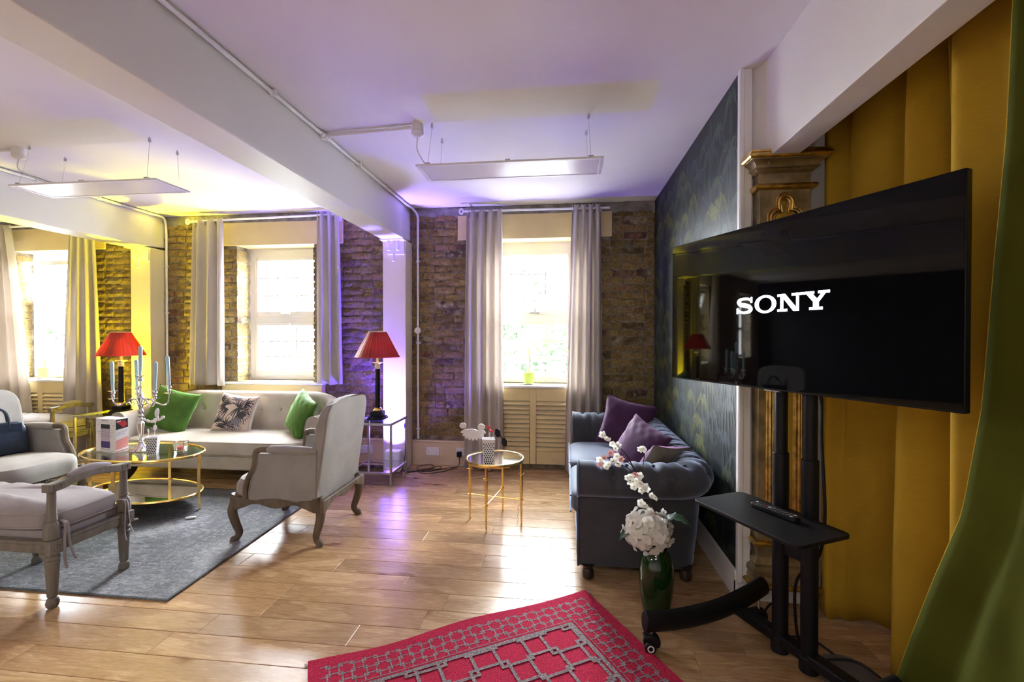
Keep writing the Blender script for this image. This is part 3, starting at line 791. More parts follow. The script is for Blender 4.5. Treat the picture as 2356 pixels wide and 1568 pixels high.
# ---- radiator covers under the sills
def radiator_cover(n, label):
    wx = WINX[n]; t = thing('radiator_cover', label, 'radiator cover', (wx, 4.87, 0))
    hw = 0.61; y0, y1 = -0.040, -0.018
    g = G()
    for X0, X1 in ((-hw, -hw+0.09), (-0.035, 0.035), (hw-0.09, hw)): g.box(X0, X1, y0, y1, 0.065, 0.868)
    for X0, X1 in ((-hw+0.09, -0.035), (0.035, hw-0.09)):
        g.box(X0, X1, y0, y1, 0.735, 0.868); g.box(X0, X1, y0, y1, 0.065, 0.20)
    g.box(-hw, -hw+0.018, y1, 0.038, 0.065, 0.868).box(hw-0.018, hw, y1, 0.038, 0.065, 0.868)
    obj('frame', g, CREAM, t, bevel=0.003)
    sg = G().obox((0, 0, 0), (0.482, 0.010, 0.040), Matrix.Rotation(R(-36), 3, 'X'))
    me = mesh('slat', sg, CREAM, False)
    for X in (-0.2775, 0.2775):
        for k in range(11):
            obj('slat', me, None, t, loc=(X, -0.030, 0.222+k*0.0488))
    rg = G().box(-0.52, 0.52, 0.002, 0.034, 0.12, 0.80)
    for k in range(20): rg.box(-0.50+k*0.052, -0.47+k*0.052, -0.004, 0.004, 0.14, 0.78)
    obj('radiator', rg, WHITEGLOSS, t, bevel=0.004)
    return t
radiator_cover(3, 'cream slatted radiator cover behind the small gold table')
radiator_cover(2, 'cream radiator cover behind the cream sofa')
radiator_cover(1, 'cream slatted radiator cover behind the far bench')

# ---- pot plants on the sills
def pot_plant(label, x, y, z, leaves, seed, stem_h):
    t = thing('potted_plant', label, 'plant', (x, y, z), 0)
    obj('saucer', G().lathe([(0.0, 0.0), (0.055, 0.0), (0.068, 0.010), (0.066, 0.012), (0.052, 0.004), (0, 0.004)], 20), PVC, t)
    obj('pot', G().lathe([(0.0, 0.005), (0.046, 0.005), (0.063, 0.118), (0.066, 0.120), (0.066, 0.132), (0.060, 0.132), (0.058, 0.112), (0.0, 0.110)], 22), LIMEPOT, t)
    obj('stem', G().tube(spline([(0,0,0.11), (0.008,0,0.11+stem_h*0.5), (0,0,0.11+stem_h)], 5), 0.006, 8), LIMELEAF, t)
    for (a, L, dr) in leaves:
        g = G(); zt = 0.11+stem_h
        def f(u, v, a=a, L=L, dr=dr):
            s = u*L; z = zt+0.10*math.sin(min(1, u*1.15)*PI*0.62)*(L/0.2)-dr*u*u
            w = 0.022*math.sin(PI*min(0.98, u*0.92+0.06))*(v-0.5)*2
            return (math.cos(a)*s - math.sin(a)*w, math.sin(a)*s + math.cos(a)*w, z+abs(v-0.5)*0.012)
        obj('leaf', g.grid(f, 12, 3), LIMELEAF, t)
    return t
pot_plant('lime green pot with arching thin leaves on the sill beside the slate sofa', -0.395, 4.99, 0.896, [(0.1, 0.20, 0.12), (0.5, 0.22, 0.07), (3.0, 0.22, 0.14), (2.6, 0.17, 0.05), (3.6, 0.2, 0.10), (5.5, 0.18, 0.10), (1.5, 0.14, 0.04)], 1, 0.25)
pot_plant('lime green pot on the sill under the tilted sash', -6.49, 4.99, 0.896, [(0.6, 0.20, 0.05), (1.2, 0.22, 0.02), (2.2, 0.16, 0.04), (-0.2, 0.16, 0.09)], 2, 0.12)

# ================================================================ CONDUIT AND CEILING LIGHTS
def conduit(label, xb, ybranch, xrose, zc, xw):
    t = thing('conduit', label, 'conduit', (xb, 4.0, zc)); o = Vector((xb, 4.0, zc))
    def L(p): return tuple(Vector(p)-o)
    run = [L((xb, YF+0.02, zc)), L((xb, 4.70, zc))] + [tuple(v) for v in spline([L((xb, 4.70, zc)), L((xb+0.02, 4.82, zc-0.01)), L((xw, 4.875, zc-0.07)), L((xw, 4.885, zc-0.20))], 5)[1:]] + [L((xw, 4.885, 0.29))]
    obj('pipe', G().tube(run, 0.0125, 10), PVC, t)
    obj('pipe', G().tube([L((xb, ybranch, zc+0.004)), L((xrose, ybranch-0.05, zc+0.004))], 0.0125, 10), PVC, t)
    obj('tee_box', G().tube([L((xb, ybranch-0.055, zc)), L((xb, ybranch+0.055, zc))], 0.019, 12).tube([L((xb, ybranch, zc)), L((xb+(0.05 if xrose > xb else -0.05), ybranch, zc))], 0.017, 12).box(*(lambda p: (p[0]-0.022, p[0]+0.022, p[1]-0.025, p[1]+0.025, p[2]-0.022, p[2]+0.014))(L((xb, ybranch, zc)))), PVC, t, bevel=0.004)
    for yy in (1.6, 2.45, 3.55, 4.1):
        p = L((xb, yy, zc)); obj('clip', G().box(p[0]-0.018, p[0]+0.020, p[1]-0.011, p[1]+0.011, p[2]-0.015, p[2]+0.018), PVC, t, bevel=0.003)
    for zz in (2.25, 1.35 if xw > -3 else 1.7, 0.40):
        p = L((xw, 4.885, zz)); obj('clip', G().box(p[0]-0.024, p[0]+0.024, p[1]-0.006, p[1]+0.020, p[2]-0.008, p[2]+0.008), PVC, t, bevel=0.003)
    if xw > -3:
        p = L((xw, 4.868, 1.487)); obj('junction_box', G().tube([(p[0], p[1]-0.006, p[2]), (p[0], p[1]+0.035, p[2])], 0.036, 20), PVC, t, bevel=0.004)
    return t
conduit('white conduit along the beam, down the brick beside the blue lit column', -1.668, 3.02, -1.03, 2.818, -1.617)
conduit('white conduit along the far beam, down the brick beside the yellow lit column', -4.684, 3.03, -4.14, 2.818, -4.685)
def rose(x, y, end, label):
    t = thing('ceiling_rose', label, 'ceiling rose', (x, y, ZC))
    obj('base', G().lathe([(0.0,-0.05),(0.037,-0.05),(0.040,-0.046),(0.040,0.0),(0,0)], 20), PVC, t)
    obj('cap', G().lathe([(0.0,-0.088),(0.012,-0.088),(0.030,-0.080),(0.041,-0.070),(0.041,-0.051),(0,-0.051)], 20), PVC, t)
    e = Vector(end)-Vector((x, y, ZC))
    obj('flex', G().tube(spline([(0,0,-0.085), (-0.004,0,-0.16), (e.x*0.3,e.y*0.5,e.z*0.75), e], 6), 0.0045, 8), PVC, t)
def panel_light(x, y, z, anchors, label):
    t = thing('panel_light', label, 'light', (x, y, z), 0, 'hanging panel lights')
    hx, hy, f = 0.598, 0.150, 0.022
    fr = G().box(-hx, hx, -hy, -hy+f, -0.006, 0.006).box(-hx, hx, hy-f, hy, -0.006, 0.006).box(-hx, -hx+f, -hy+f, hy-f, -0.006, 0.006).box(hx-f, hx, -hy+f, hy-f, -0.006, 0.006)
    obj('frame', fr, PVC, t, bevel=0.0015)
    obj('diffuser', G().box(-hx+f, hx-f, -hy+f, hy-f, -0.003, 0.005), PANELFILM, t, smooth=False)
    obj('driver_box', G().box(-0.45, -0.22, 0.02, 0.07, 0.007, 0.032), PVC, t, bevel=0.003)
    for X in (-0.52, 0.0, 0.52):
        obj('clip', G().box(X-0.016, X+0.016, -hy-0.001, -hy+0.020, 0.006, 0.016), STEEL, t, bevel=0.002)
    for (ax, ay) in anchors:
        px = -0.52 if ax < x else 0.52; py = -hy+0.012 if ay < y else hy-0.012
        w = obj('wire', G().tube([(px, py, 0.006), (ax-x, ay-y, ZC-z-0.03)], 0.0013, 6), STEEL, t)
        obj('anchor', G().tube([(ax-x, ay-y, ZC-z-0.034), (ax-x, ay-y, ZC-z-0.012)], 0.009, 10).tube([(ax-x, ay-y, ZC-z-0.012), (ax-x, ay-y, ZC-z)], 0.005, 8), STEEL, w)
    return t
panel_light(-0.362, 3.005, 2.525, [(-0.881, 2.96), (-0.877, 3.195), (0.147, 2.949), (0.144, 3.189)], 'hanging white light panel in front of the window beside the slate sofa')
rose(-0.985, 2.975, (-0.90, 3.03, 2.535), 'white ceiling rose feeding the right light panel')
panel_light(-3.445, 3.035, 2.525, [(-3.961, 2.962), (-3.939, 3.188), (-2.946, 2.939), (-2.942, 3.169)], 'hanging white light panel above the sofa and gold coffee table')
rose(-4.085, 2.985, (-3.86, 3.06, 2.56), 'white ceiling rose feeding the left light panel')

# ================================================================ SOFAS
def round_path(pts, rad, n=10):
    P = [Vector((p[0], p[1], 0)) for p in pts]; out = [P[0]]
    for i in range(1, len(P)-1):
        a = (P[i-1]-P[i]).normalized(); b = (P[i+1]-P[i]).normalized()
        s = P[i]+a*rad; e = P[i]+b*rad
        for j in range(n+1):
            t = j/n; out.append((1-t)**2*s+2*t*(1-t)*P[i]+t*t*e)
    out.append(P[-1])
    # resample evenly
    d = [0]
    for i in range(1, len(out)): d.append(d[-1]+(out[i]-out[i-1]).length)
    return out, d
def resample(path, d, n):
    res = []; j = 0
    for i in range(n):
        s = d[-1]*i/(n-1)
        while j < len(d)-2 and d[j+1] < s: j += 1
        t = (s-d[j])/max(1e-9, d[j+1]-d[j]); res.append(path[j].lerp(path[j+1], min(1, max(0, t))))
    return res
def sweep_body(path, n, section, side=1, dent=None):
    # section(s01, length) -> closed list of (offset, z); offset is measured outward from the path
    pp, d = path; P = resample(pp, d, n); Lt = d[-1]; vs = []; m = None
    for i, p in enumerate(P):
        a = P[max(0, i-1)]; b = P[min(n-1, i+1)]; t = (b-a).normalized(); nr = Vector((t.y, -t.x, 0))*side
        sec = section(i/(n-1), Lt); m = len(sec)
        for k, (o, z) in enumerate(sec):
            if dent:
                q = sec[(k+1) % m]; w = sec[k-1]
                tx, tz = q[0]-w[0], q[1]-w[1]; l = math.hypot(tx, tz)+1e-9
                dd = dent(i/(n-1)*Lt, k/m, Lt, o, z); o2, z2 = o+dd*tz/l, z-dd*tx/l
                o, z = o2, z2
            vs.append((p.x+nr.x*o, p.y+nr.y*o, z))
    fs = []
    for i in range(n-1):
        for k in range(m): fs.append((i*m+k, i*m+(k+1) % m, (i+1)*m+(k+1) % m, (i+1)*m+k))
    fs.append(tuple(range(m))); fs.append(tuple((n-1)*m+k for k in range(m))[::-1])
    return G().add(vs, fs), P
def cushion_slab(x0, x1, y0, y1, z0, z1, crown=0.02, r=0.03, n=14):
    g = G(); cx, cy = (x0+x1)/2, (y0+y1)/2; hx, hy = (x1-x0)/2, (y1-y0)/2
    def sq(u):   # rounded rectangle outline
        a = 2*PI*u; c, s = math.cos(a), math.sin(a); p = 7.0
        k = (abs(c)**p+abs(s)**p)**(-1/p); return c*k, s*k
    rings = [(0.0, 0), (0.9, 0), (1-r*0.35/hx, 0.01), (1, 0.14), (1, 0.80), (1-r*0.4/hx, 0.95), (0.90, 1.0), (0.6, 1.0), (0.3, 1.0), (0.0, 1.0)]
    def f(u, v):
        i = min(len(rings)-1, int(round(v*(len(rings)-1)))); s, h = rings[i]; a, b = sq(u)
        z = lerp(z0, z1, h)+(crown*(1-s*s) if h == 1.0 else 0)
        return (cx+a*s*hx, cy+b*s*hy, z)
    return g.grid(f, 48, len(rings), cu=True)
def legdark(x, y, h, r=0.028):
    return G().lathe([(r*0.6, 0), (r, h*0.15), (r*1.05, h*0.5), (r*0.8, h*0.75), (r*1.1, h)], 14, (x, y, 0))

# ---- slate chesterfield on the right
sx, sy = 0.48, 3.57
t = thing('chesterfield_sofa', 'slate blue velvet button-back sofa with rolled arms against the palm wallpaper', 'sofa', (sx, sy, 0))
path = round_path([(0.085-sx, 2.745-sy), (0.735-sx, 2.745-sy), (0.735-sx, 4.415-sy), (0.085-sx, 4.415-sy)], 0.17, 10)
roll = []
def chest_section(s, L):
    # inner foot, inner face, rolled top, outer face; outward offset positive
    cr = min(1, max(0, (min(s, 1-s)-0.22)/0.06))      # 1 along the back
    pts = []
    tap = lerp(0.0, 0.0, cr)
    for z in (0.10, 0.30, 0.42, 0.50, 0.56): pts.append((-0.085, z))
    for k in range(13):
        a = PI - k*(1.28*PI)/12
        pts.append((0.035+0.122*math.cos(a), 0.585+0.105*math.sin(a)))
    pts += [(0.080, 0.495), (0.078, 0.47), (0.074, 0.38), (0.062, 0.24), (0.048, 0.12), (0.046, 0.075), (0.0, 0.070), (-0.083, 0.080)]
    return pts
sec_n = len(chest_section(0.5, 1))
bs, rows = 0.152, [(6.6/sec_n, 0), (10.0/sec_n, 1), (13.2/sec_n, 0)]
btn = []
Ltot = path[1][-1]
nb = int(Ltot/bs)
for (tt, ph) in rows:
    for k in range(nb+1):
        s_ = (k+0.5*ph+0.25)*Ltot/nb*0.985
        if 0.06 < s_ < Ltot-0.06: btn.append((s_, tt))
def chest_dent(s, tt, L, o, z):
    if not (3.5/sec_n < tt < 16.5/sec_n): return 0
    d = 0.0
    for (bs_, bt) in btn:
        ds = s-bs_
        if abs(ds) > 0.16: continue
        dt = (tt-bt)*sec_n*0.032
        d += 0.019*math.exp(-(ds*ds+dt*dt)/(2*0.017**2))
        # pleats run across the roll from the button
        d += 0.015*math.exp(-(ds*ds)/(2*0.012**2))*math.exp(-(dt*dt)/(2*0.060**2))
    return min(d, 0.034)
g, Ppath = sweep_body(path, 210, chest_section, 1, chest_dent)
obj('back_and_arms', g, BLUEGREY, t, angle=75)
bme = mesh('button', G().ball((0,0,0), 0.012, 6, (1,1,0.8)), BLUEGREY)
for (s_, tt) in btn:
    i = int(round(s_/Ltot*209)); p = Ppath[i]; a = Ppath[max(0, i-1)]; b = Ppath[min(209, i+1)]; tg = (b-a).normalized(); nr = Vector((tg.y, -tg.x, 0))
    sec = chest_section(i/209, Ltot); k0 = int(tt*sec_n); f = tt*sec_n-k0
    o = lerp(sec[k0][0], sec[k0+1][0], f); z = lerp(sec[k0][1], sec[k0+1][1], f)
    cx, cz = 0.035, 0.585; dx, dz = o-cx, z-cz; l = math.hypot(dx, dz)+1e-9
    o -= dx/l*0.017; z -= dz/l*0.017
    obj('button', bme, None, t, loc=(p.x+nr.x*o, p.y+nr.y*o, z))
obj('seat_base', G().box(0.075-sx, 0.70-sx, 2.83-sy, 4.33-sy, 0.085, 0.315), BLUEGREY, t, bevel=0.012)
obj('seat_cushion', cushion_slab(0.035-sx, 0.68-sx, 2.835-sy, 3.578-sy, 0.315, 0.435, 0.018), BLUEGREY, t)
obj('seat_cushion', cushion_slab(0.035-sx, 0.68-sx, 3.582-sy, 4.325-sy, 0.315, 0.435, 0.018), BLUEGREY, t)
# piping round the front of each arm and along the cushions
for cy in (2.745, 4.415):
    sgn = -1 if cy < 3 else 1
    ring = [(0.078-sx, cy-sy+o*sgn, z) for (o, z) in chest_section(0.0, 1)]
    obj('arm_front', G().tube(ring, 0.007, 6, closed=True).add([(0.079-sx, r_[1], r_[2]) for r_ in ring], [tuple(range(len(ring)))]), BLUEGREY, t)
for (ya, yb) in ((2.84, 3.573), (3.587, 4.32)):
    obj('piping', G().tube([(0.037-sx, ya+0.03-sy, 0.425), (0.037-sx, yb-0.03-sy, 0.425)], 0.006, 6).tube([(0.037-sx, ya+0.03-sy, 0.325), (0.037-sx, yb-0.03-sy, 0.325)], 0.006, 6), BLUEGREY, t)
for (lx, ly) in ((0.135, 2.70), (0.135, 4.45), (0.70, 2.74), (0.70, 4.42)):
    obj('leg', legdark(lx-sx, ly-sy, 0.085, 0.034), DARKWOOD, t)

# ---- cream sofa under the middle window
sx, sy = -3.38, 4.32
t = thing('sofa', 'cream velvet sofa with a buttoned back and three cushions below the middle window', 'sofa', (sx, sy, 0))
path = round_path([(-2.355-sx, 4.03-sy), (-2.355-sx, 4.635-sy), (-4.405-sx, 4.635-sy), (-4.405-sx, 4.03-sy)], 0.30, 12)
Ltot = path[1][-1]
def cs_h(s, L):
    d = min(s, 1-s)*L
    return lerp(0.665, 0.825, (lambda q: q*q*(3-2*q))(min(1, max(0, (d-0.15)/0.70))))
def cs_section(s, L):
    h = cs_h(s, L); pts = []
    for z in (0.15, 0.30, 0.42): pts.append((-0.09, z))
    for k in range(1, 17): pts.append((-0.090+0.022*(k/16)**2, lerp(0.42, h-0.055, k/16)))
    for k in range(9):
        a = PI*0.93 - k*PI*0.93/8
        pts.append((0.005+0.072*math.cos(a), h-0.055+0.055*math.sin(a)))
    pts += [(0.076, h-0.12), (0.070, 0.40), (0.062, 0.15)]
    return pts
cn = len(cs_section(0.5, 1)); btn2 = [(Ltot*(0.5)+(k-3.5)*0.225, 12.0/cn) for k in range(8)] + [(0.30, 12.0/cn), (Ltot-0.30, 12.0/cn)]
def cs_dent(s, tt, L, o, z):
    if not (2.5/cn < tt < 19.5/cn): return 0
    d = 0
    for (bs_, bt) in btn2:
        ds = s-bs_; dt = (tt-bt)*cn*0.0215
        d += 0.022*math.exp(-(ds*ds+dt*dt)/(2*0.020**2)) + 0.014*math.exp(-(ds*ds+dt*dt)/(2*0.060**2)) + 0.008*math.exp(-ds*ds/(2*0.012**2))*math.exp(-max(0, dt)**2/(2*0.12**2))*math.exp(-min(0, dt)**2/(2*0.03**2))
    return -d
g, Pp = sweep_body(path, 260, cs_section, 1, None)
# dent normals point inward here: apply by hand
vs = list(g.v); m_ = cn
for i, p in enumerate(Pp):
    a = Pp[max(0, i-1)]; b = Pp[min(259, i+1)]; tg = (b-a).normalized(); nr = Vector((tg.y, -tg.x, 0))
    for k in range(m_):
        d = -cs_dent(i/259*Ltot, k/m_, Ltot, 0, 0)
        if d:
            v = vs[i*m_+k]; vs[i*m_+k] = (v[0]+nr.x*d, v[1]+nr.y*d, v[2])
g.v = vs
obj('back_and_arms', g, CREAMVEL, t, angle=70)
# check on which side the path normal lies: the path runs right arm, back, left arm, so outward is +normal
bme = mesh('button', G().ball((0,0,0), 0.014, 6), CREAMVEL)
for (s_, tt) in btn2:
    i = int(round(s_/Ltot*259)); p = Pp[i]; a = Pp[i-1]; b = Pp[i+1]; tg = (b-a).normalized(); nr = Vector((tg.y, -tg.x, 0))
    sec = cs_section(i/259, Ltot); k0 = int(tt*cn); f = tt*cn-k0
    o = lerp(sec[k0][0], sec[k0+1][0], f)+0.027; z = lerp(sec[k0][1], sec[k0+1][1], f)
    obj('button', bme, None, t, loc=(p.x+nr.x*o, p.y+nr.y*o, z))
obj('base', G().box(-4.33-sx, -2.43-sx, 3.985-sy, 4.56-sy, 0.145, 0.272), CREAMVEL, t, bevel=0.015)
obj('deck', G().box(-4.33-sx, -2.43-sx, 3.995-sy, 4.56-sy, 0.272, 0.30), CREAMVEL, t, bevel=0.01)
sc_ = cushion_slab(-4.325-sx, -2.435-sx, 3.955-sy, 4.56-sy, 0.30, 0.425, 0.025)
obj('seat_cushion', sc_, CREAMVEL, t)
obj('piping', G().tube([(-4.28-sx, 3.962-sy, 0.413), (-3.38-sx, 3.957-sy, 0.413), (-2.48-sx, 3.962-sy, 0.413)], 0.006, 6).tube([(-4.28-sx, 3.962-sy, 0.312), (-2.48-sx, 3.962-sy, 0.312)], 0.006, 6), CREAMVEL, t)
for px in (-2.355, -4.405):
    sgn = 1 if px > -3 else -1
    ring = [(px-sx+o*sgn, 4.028-sy, z) for (o, z) in cs_section(0.0, Ltot)]
    obj('arm_front', G().tube(ring, 0.006, 6, closed=True).tube([(px-sx+(r_[0]-px+sx)*0.66, 4.026-sy, 0.15+(r_[2]-0.15)*0.92) for r_ in ring], 0.005, 6, closed=True).add(ring, [tuple(range(len(ring)))]), CREAMVEL, t)
for (lx, ly) in ((-4.30, 4.06), (-2.46, 4.06), (-4.30, 4.60), (-2.46, 4.60)):
    s = -1 if lx < -3.4 else 1
    obj('leg', G().tube(spline([(lx-sx, ly-sy, 0.165), (lx-sx+0.015*s*-1, ly-sy-0.01, 0.11), (lx-sx-0.005*s*-1, ly-sy-0.02, 0.05), (lx-sx+0.045*s, ly-sy-0.04, 0.0)], 5), [0.060, 0.060, 0.058, 0.055, 0.05, 0.046, 0.042, 0.038, 0.034, 0.031, 0.028, 0.026, 0.025, 0.024, 0.024, 0.024], 12), DARKWOOD, t)

# ---- loose cushions
def pillow_g(w, h, th, seed, side=0, n=26, wr=0.006):
    r = random.Random(seed); ph = [r.uniform(0, 6) for _ in range(6)]
    def zf(u, v):
        a = max(0.0, 1-abs(2*u)**2.6); b = max(0.0, 1-abs(2*v)**2.6)
        return (a*b)**0.55
    def f(u, v, sgn):
        u -= 0.5; v -= 0.5
        x = u*w*(1-0.10*math.cos(PI*v)*abs(2*u)**2); y = v*h*(1-0.10*math.cos(PI*u)*abs(2*v)**2)
        z = zf(u, v)*th/2
        ed = max(abs(2*u), abs(2*v))
        z += wr*ed*ed*(1-ed**8)*(math.sin(u*31+ph[0])*math.sin(v*19+ph[1])+math.sin((u+v)*27+ph[2]))
        return (x, -sgn*max(0, z), y)
    g = G()
    if side in (0, 1): g.grid(lambda a, b: f(a, b, 1), n, n)
    if side in (0, 2): g.grid(lambda a, b: f(a, b, -1), n, n)
    return g, (lambda u, v: f(u+0.5, v+0.5, 1))
def basis(nrm, up):
    y = -Vector(nrm).normalized(); z = Vector(up); z = (z-y*z.dot(y)).normalized(); x = y.cross(z)
    return Matrix((x, y, z)).transposed()
def cushion(name, label, mat, loc, nrm, up, w, h, th, seed, back=None, group=None, **k):
    g, f = pillow_g(w, h, th, seed, 1 if back else 0, **k)
    o = obj(name, g, mat, angle=120); o.location = loc; o.rotation_euler = basis(nrm, up).to_euler(); tag(o, label, 'cushion', group)
    if back:
        g2, _ = pillow_g(w, h, th, seed, 2); obj('back_panel', g2, back, o, angle=120, label='taupe back panel')
    return o, f
cushion('cushion', 'plum velvet cushion against the far arm of the slate sofa', PURPLE, (0.545, 4.14, 0.640), (-0.20, -0.93, 0.28), (0.26, 0.25, 0.90), 0.46, 0.44, 0.15, 1, TAUPE, 'plum cushions')
cushion('cushion', 'middle plum cushion leaning on the back of the slate sofa', PURPLE, (0.530, 3.40, 0.600), (-0.72, -0.50, 0.45), (0.62, 0.10, 0.76), 0.44, 0.42, 0.14, 2, TAUPE, 'plum cushions')
cushion('cushion', 'plum cushion showing its taupe back behind the near arm of the slate sofa', PURPLE, (0.600, 3.03, 0.560), (-0.50, 0.68, 0.50), (0.42, -0.25, 0.85), 0.42, 0.40, 0.14, 3, TAUPE, 'plum cushions')
cushion('cushion', 'green velvet cushion in the left corner of the cream sofa', GREENVEL, (-4.11, 4.33, 0.645), (0.10, -0.93, 0.33), (0.20, 0.30, 0.93), 0.50, 0.46, 0.15, 4, None, 'green cushions')
cushion('cushion', 'green velvet cushion against the right arm of the cream sofa', GREENVEL, (-2.63, 4.28, 0.635), (-0.56, -0.76, 0.32), (0.38, 0.05, 0.88), 0.46, 0.44, 0.15, 5, None, 'green cushions')
pc, pf = cushion('cushion', 'blush cushion printed with dark palm leaves, middle of the cream sofa', PINKFAB, (-3.44, 4.40, 0.615), (0.06, -0.94, 0.30), (0.10, 0.28, 0.95), 0.42, 0.41, 0.13, 6)
pr = random.Random(9); gpr = G()
lo_ = [0.0008]
def leaf_fan(cx, cz, a0, a1, ln, n, mat):
    gpr.mat(mat)
    for i in range(n):
        a = lerp(a0, a1, (i+0.5)/n)+pr.uniform(-0.06, 0.06); L = 1.2*ln*pr.uniform(0.7, 1.1); w = 0.0062
        vs = []
        for k in range(5):
            s = k/4*L; ww = w*math.sin(PI*(0.12+0.86*k/4)); droop = -0.25*s*s/L
            for sg in (-1, 1):
                x = cx+math.cos(a)*s-math.sin(a)*ww*sg; z = cz+math.sin(a)*s+math.cos(a)*ww*sg+droop
                u, v = max(-0.47, min(0.47, x/0.42)), max(-0.47, min(0.47, z/0.41))
                p = pf(u, v); vs.append((p[0], p[1]-lo_[0], p[2]))
        lo_[0] += 0.000012
        gpr.add(vs, [(2*k, 2*k+1, 2*k+3, 2*k+2) for k in range(4)])
for (cx, cz, a0, a1, ln, n, m_) in [(0.06, 0.06, -2.6, 2.6, 0.13, 16, 0), (0.12, 0.10, -1.8, 1.6, 0.11, 12, 0), (-0.08, 0.07, 0.4, 4.2, 0.10, 12, 0), (0.10, 0.02, -2.4, 0.2, 0.12, 10, 0), (-0.13, -0.11, 0.2, 3.6, 0.09, 10, 0), (-0.02, -0.14, -0.6, 3.2, 0.12, 12, 0), (-0.09, -0.17, -0.2, 2.8, 0.08, 9, 0), (0.05, -0.05, -2.4, -0.1, 0.13, 10, 1), (-0.17, 0.14, -1.0, 1.4, 0.07, 7, 0), (0.02, 0.13, 0.2, 2.9, 0.08, 9, 1), (-0.04, 0.03, 2.6, 4.4, 0.12, 6, 0)]:
    leaf_fan(cx, cz, a0, a1, ln, n, m_)
obj('palm_print', gpr, [PALMINK, PALMINK2], pc, raw=True, smooth=False, kind='stuff')
fg = G()
for i in range(70):
    v = -0.485+0.97*i/69; p = pf(0.5, v); fg.obox((p[0]+0.009, 0.0, p[2]), (0.022, 0.008, 0.0045))
obj('fringe', fg, FRINGE, pc, smooth=False, kind='stuff', label='white fringe')

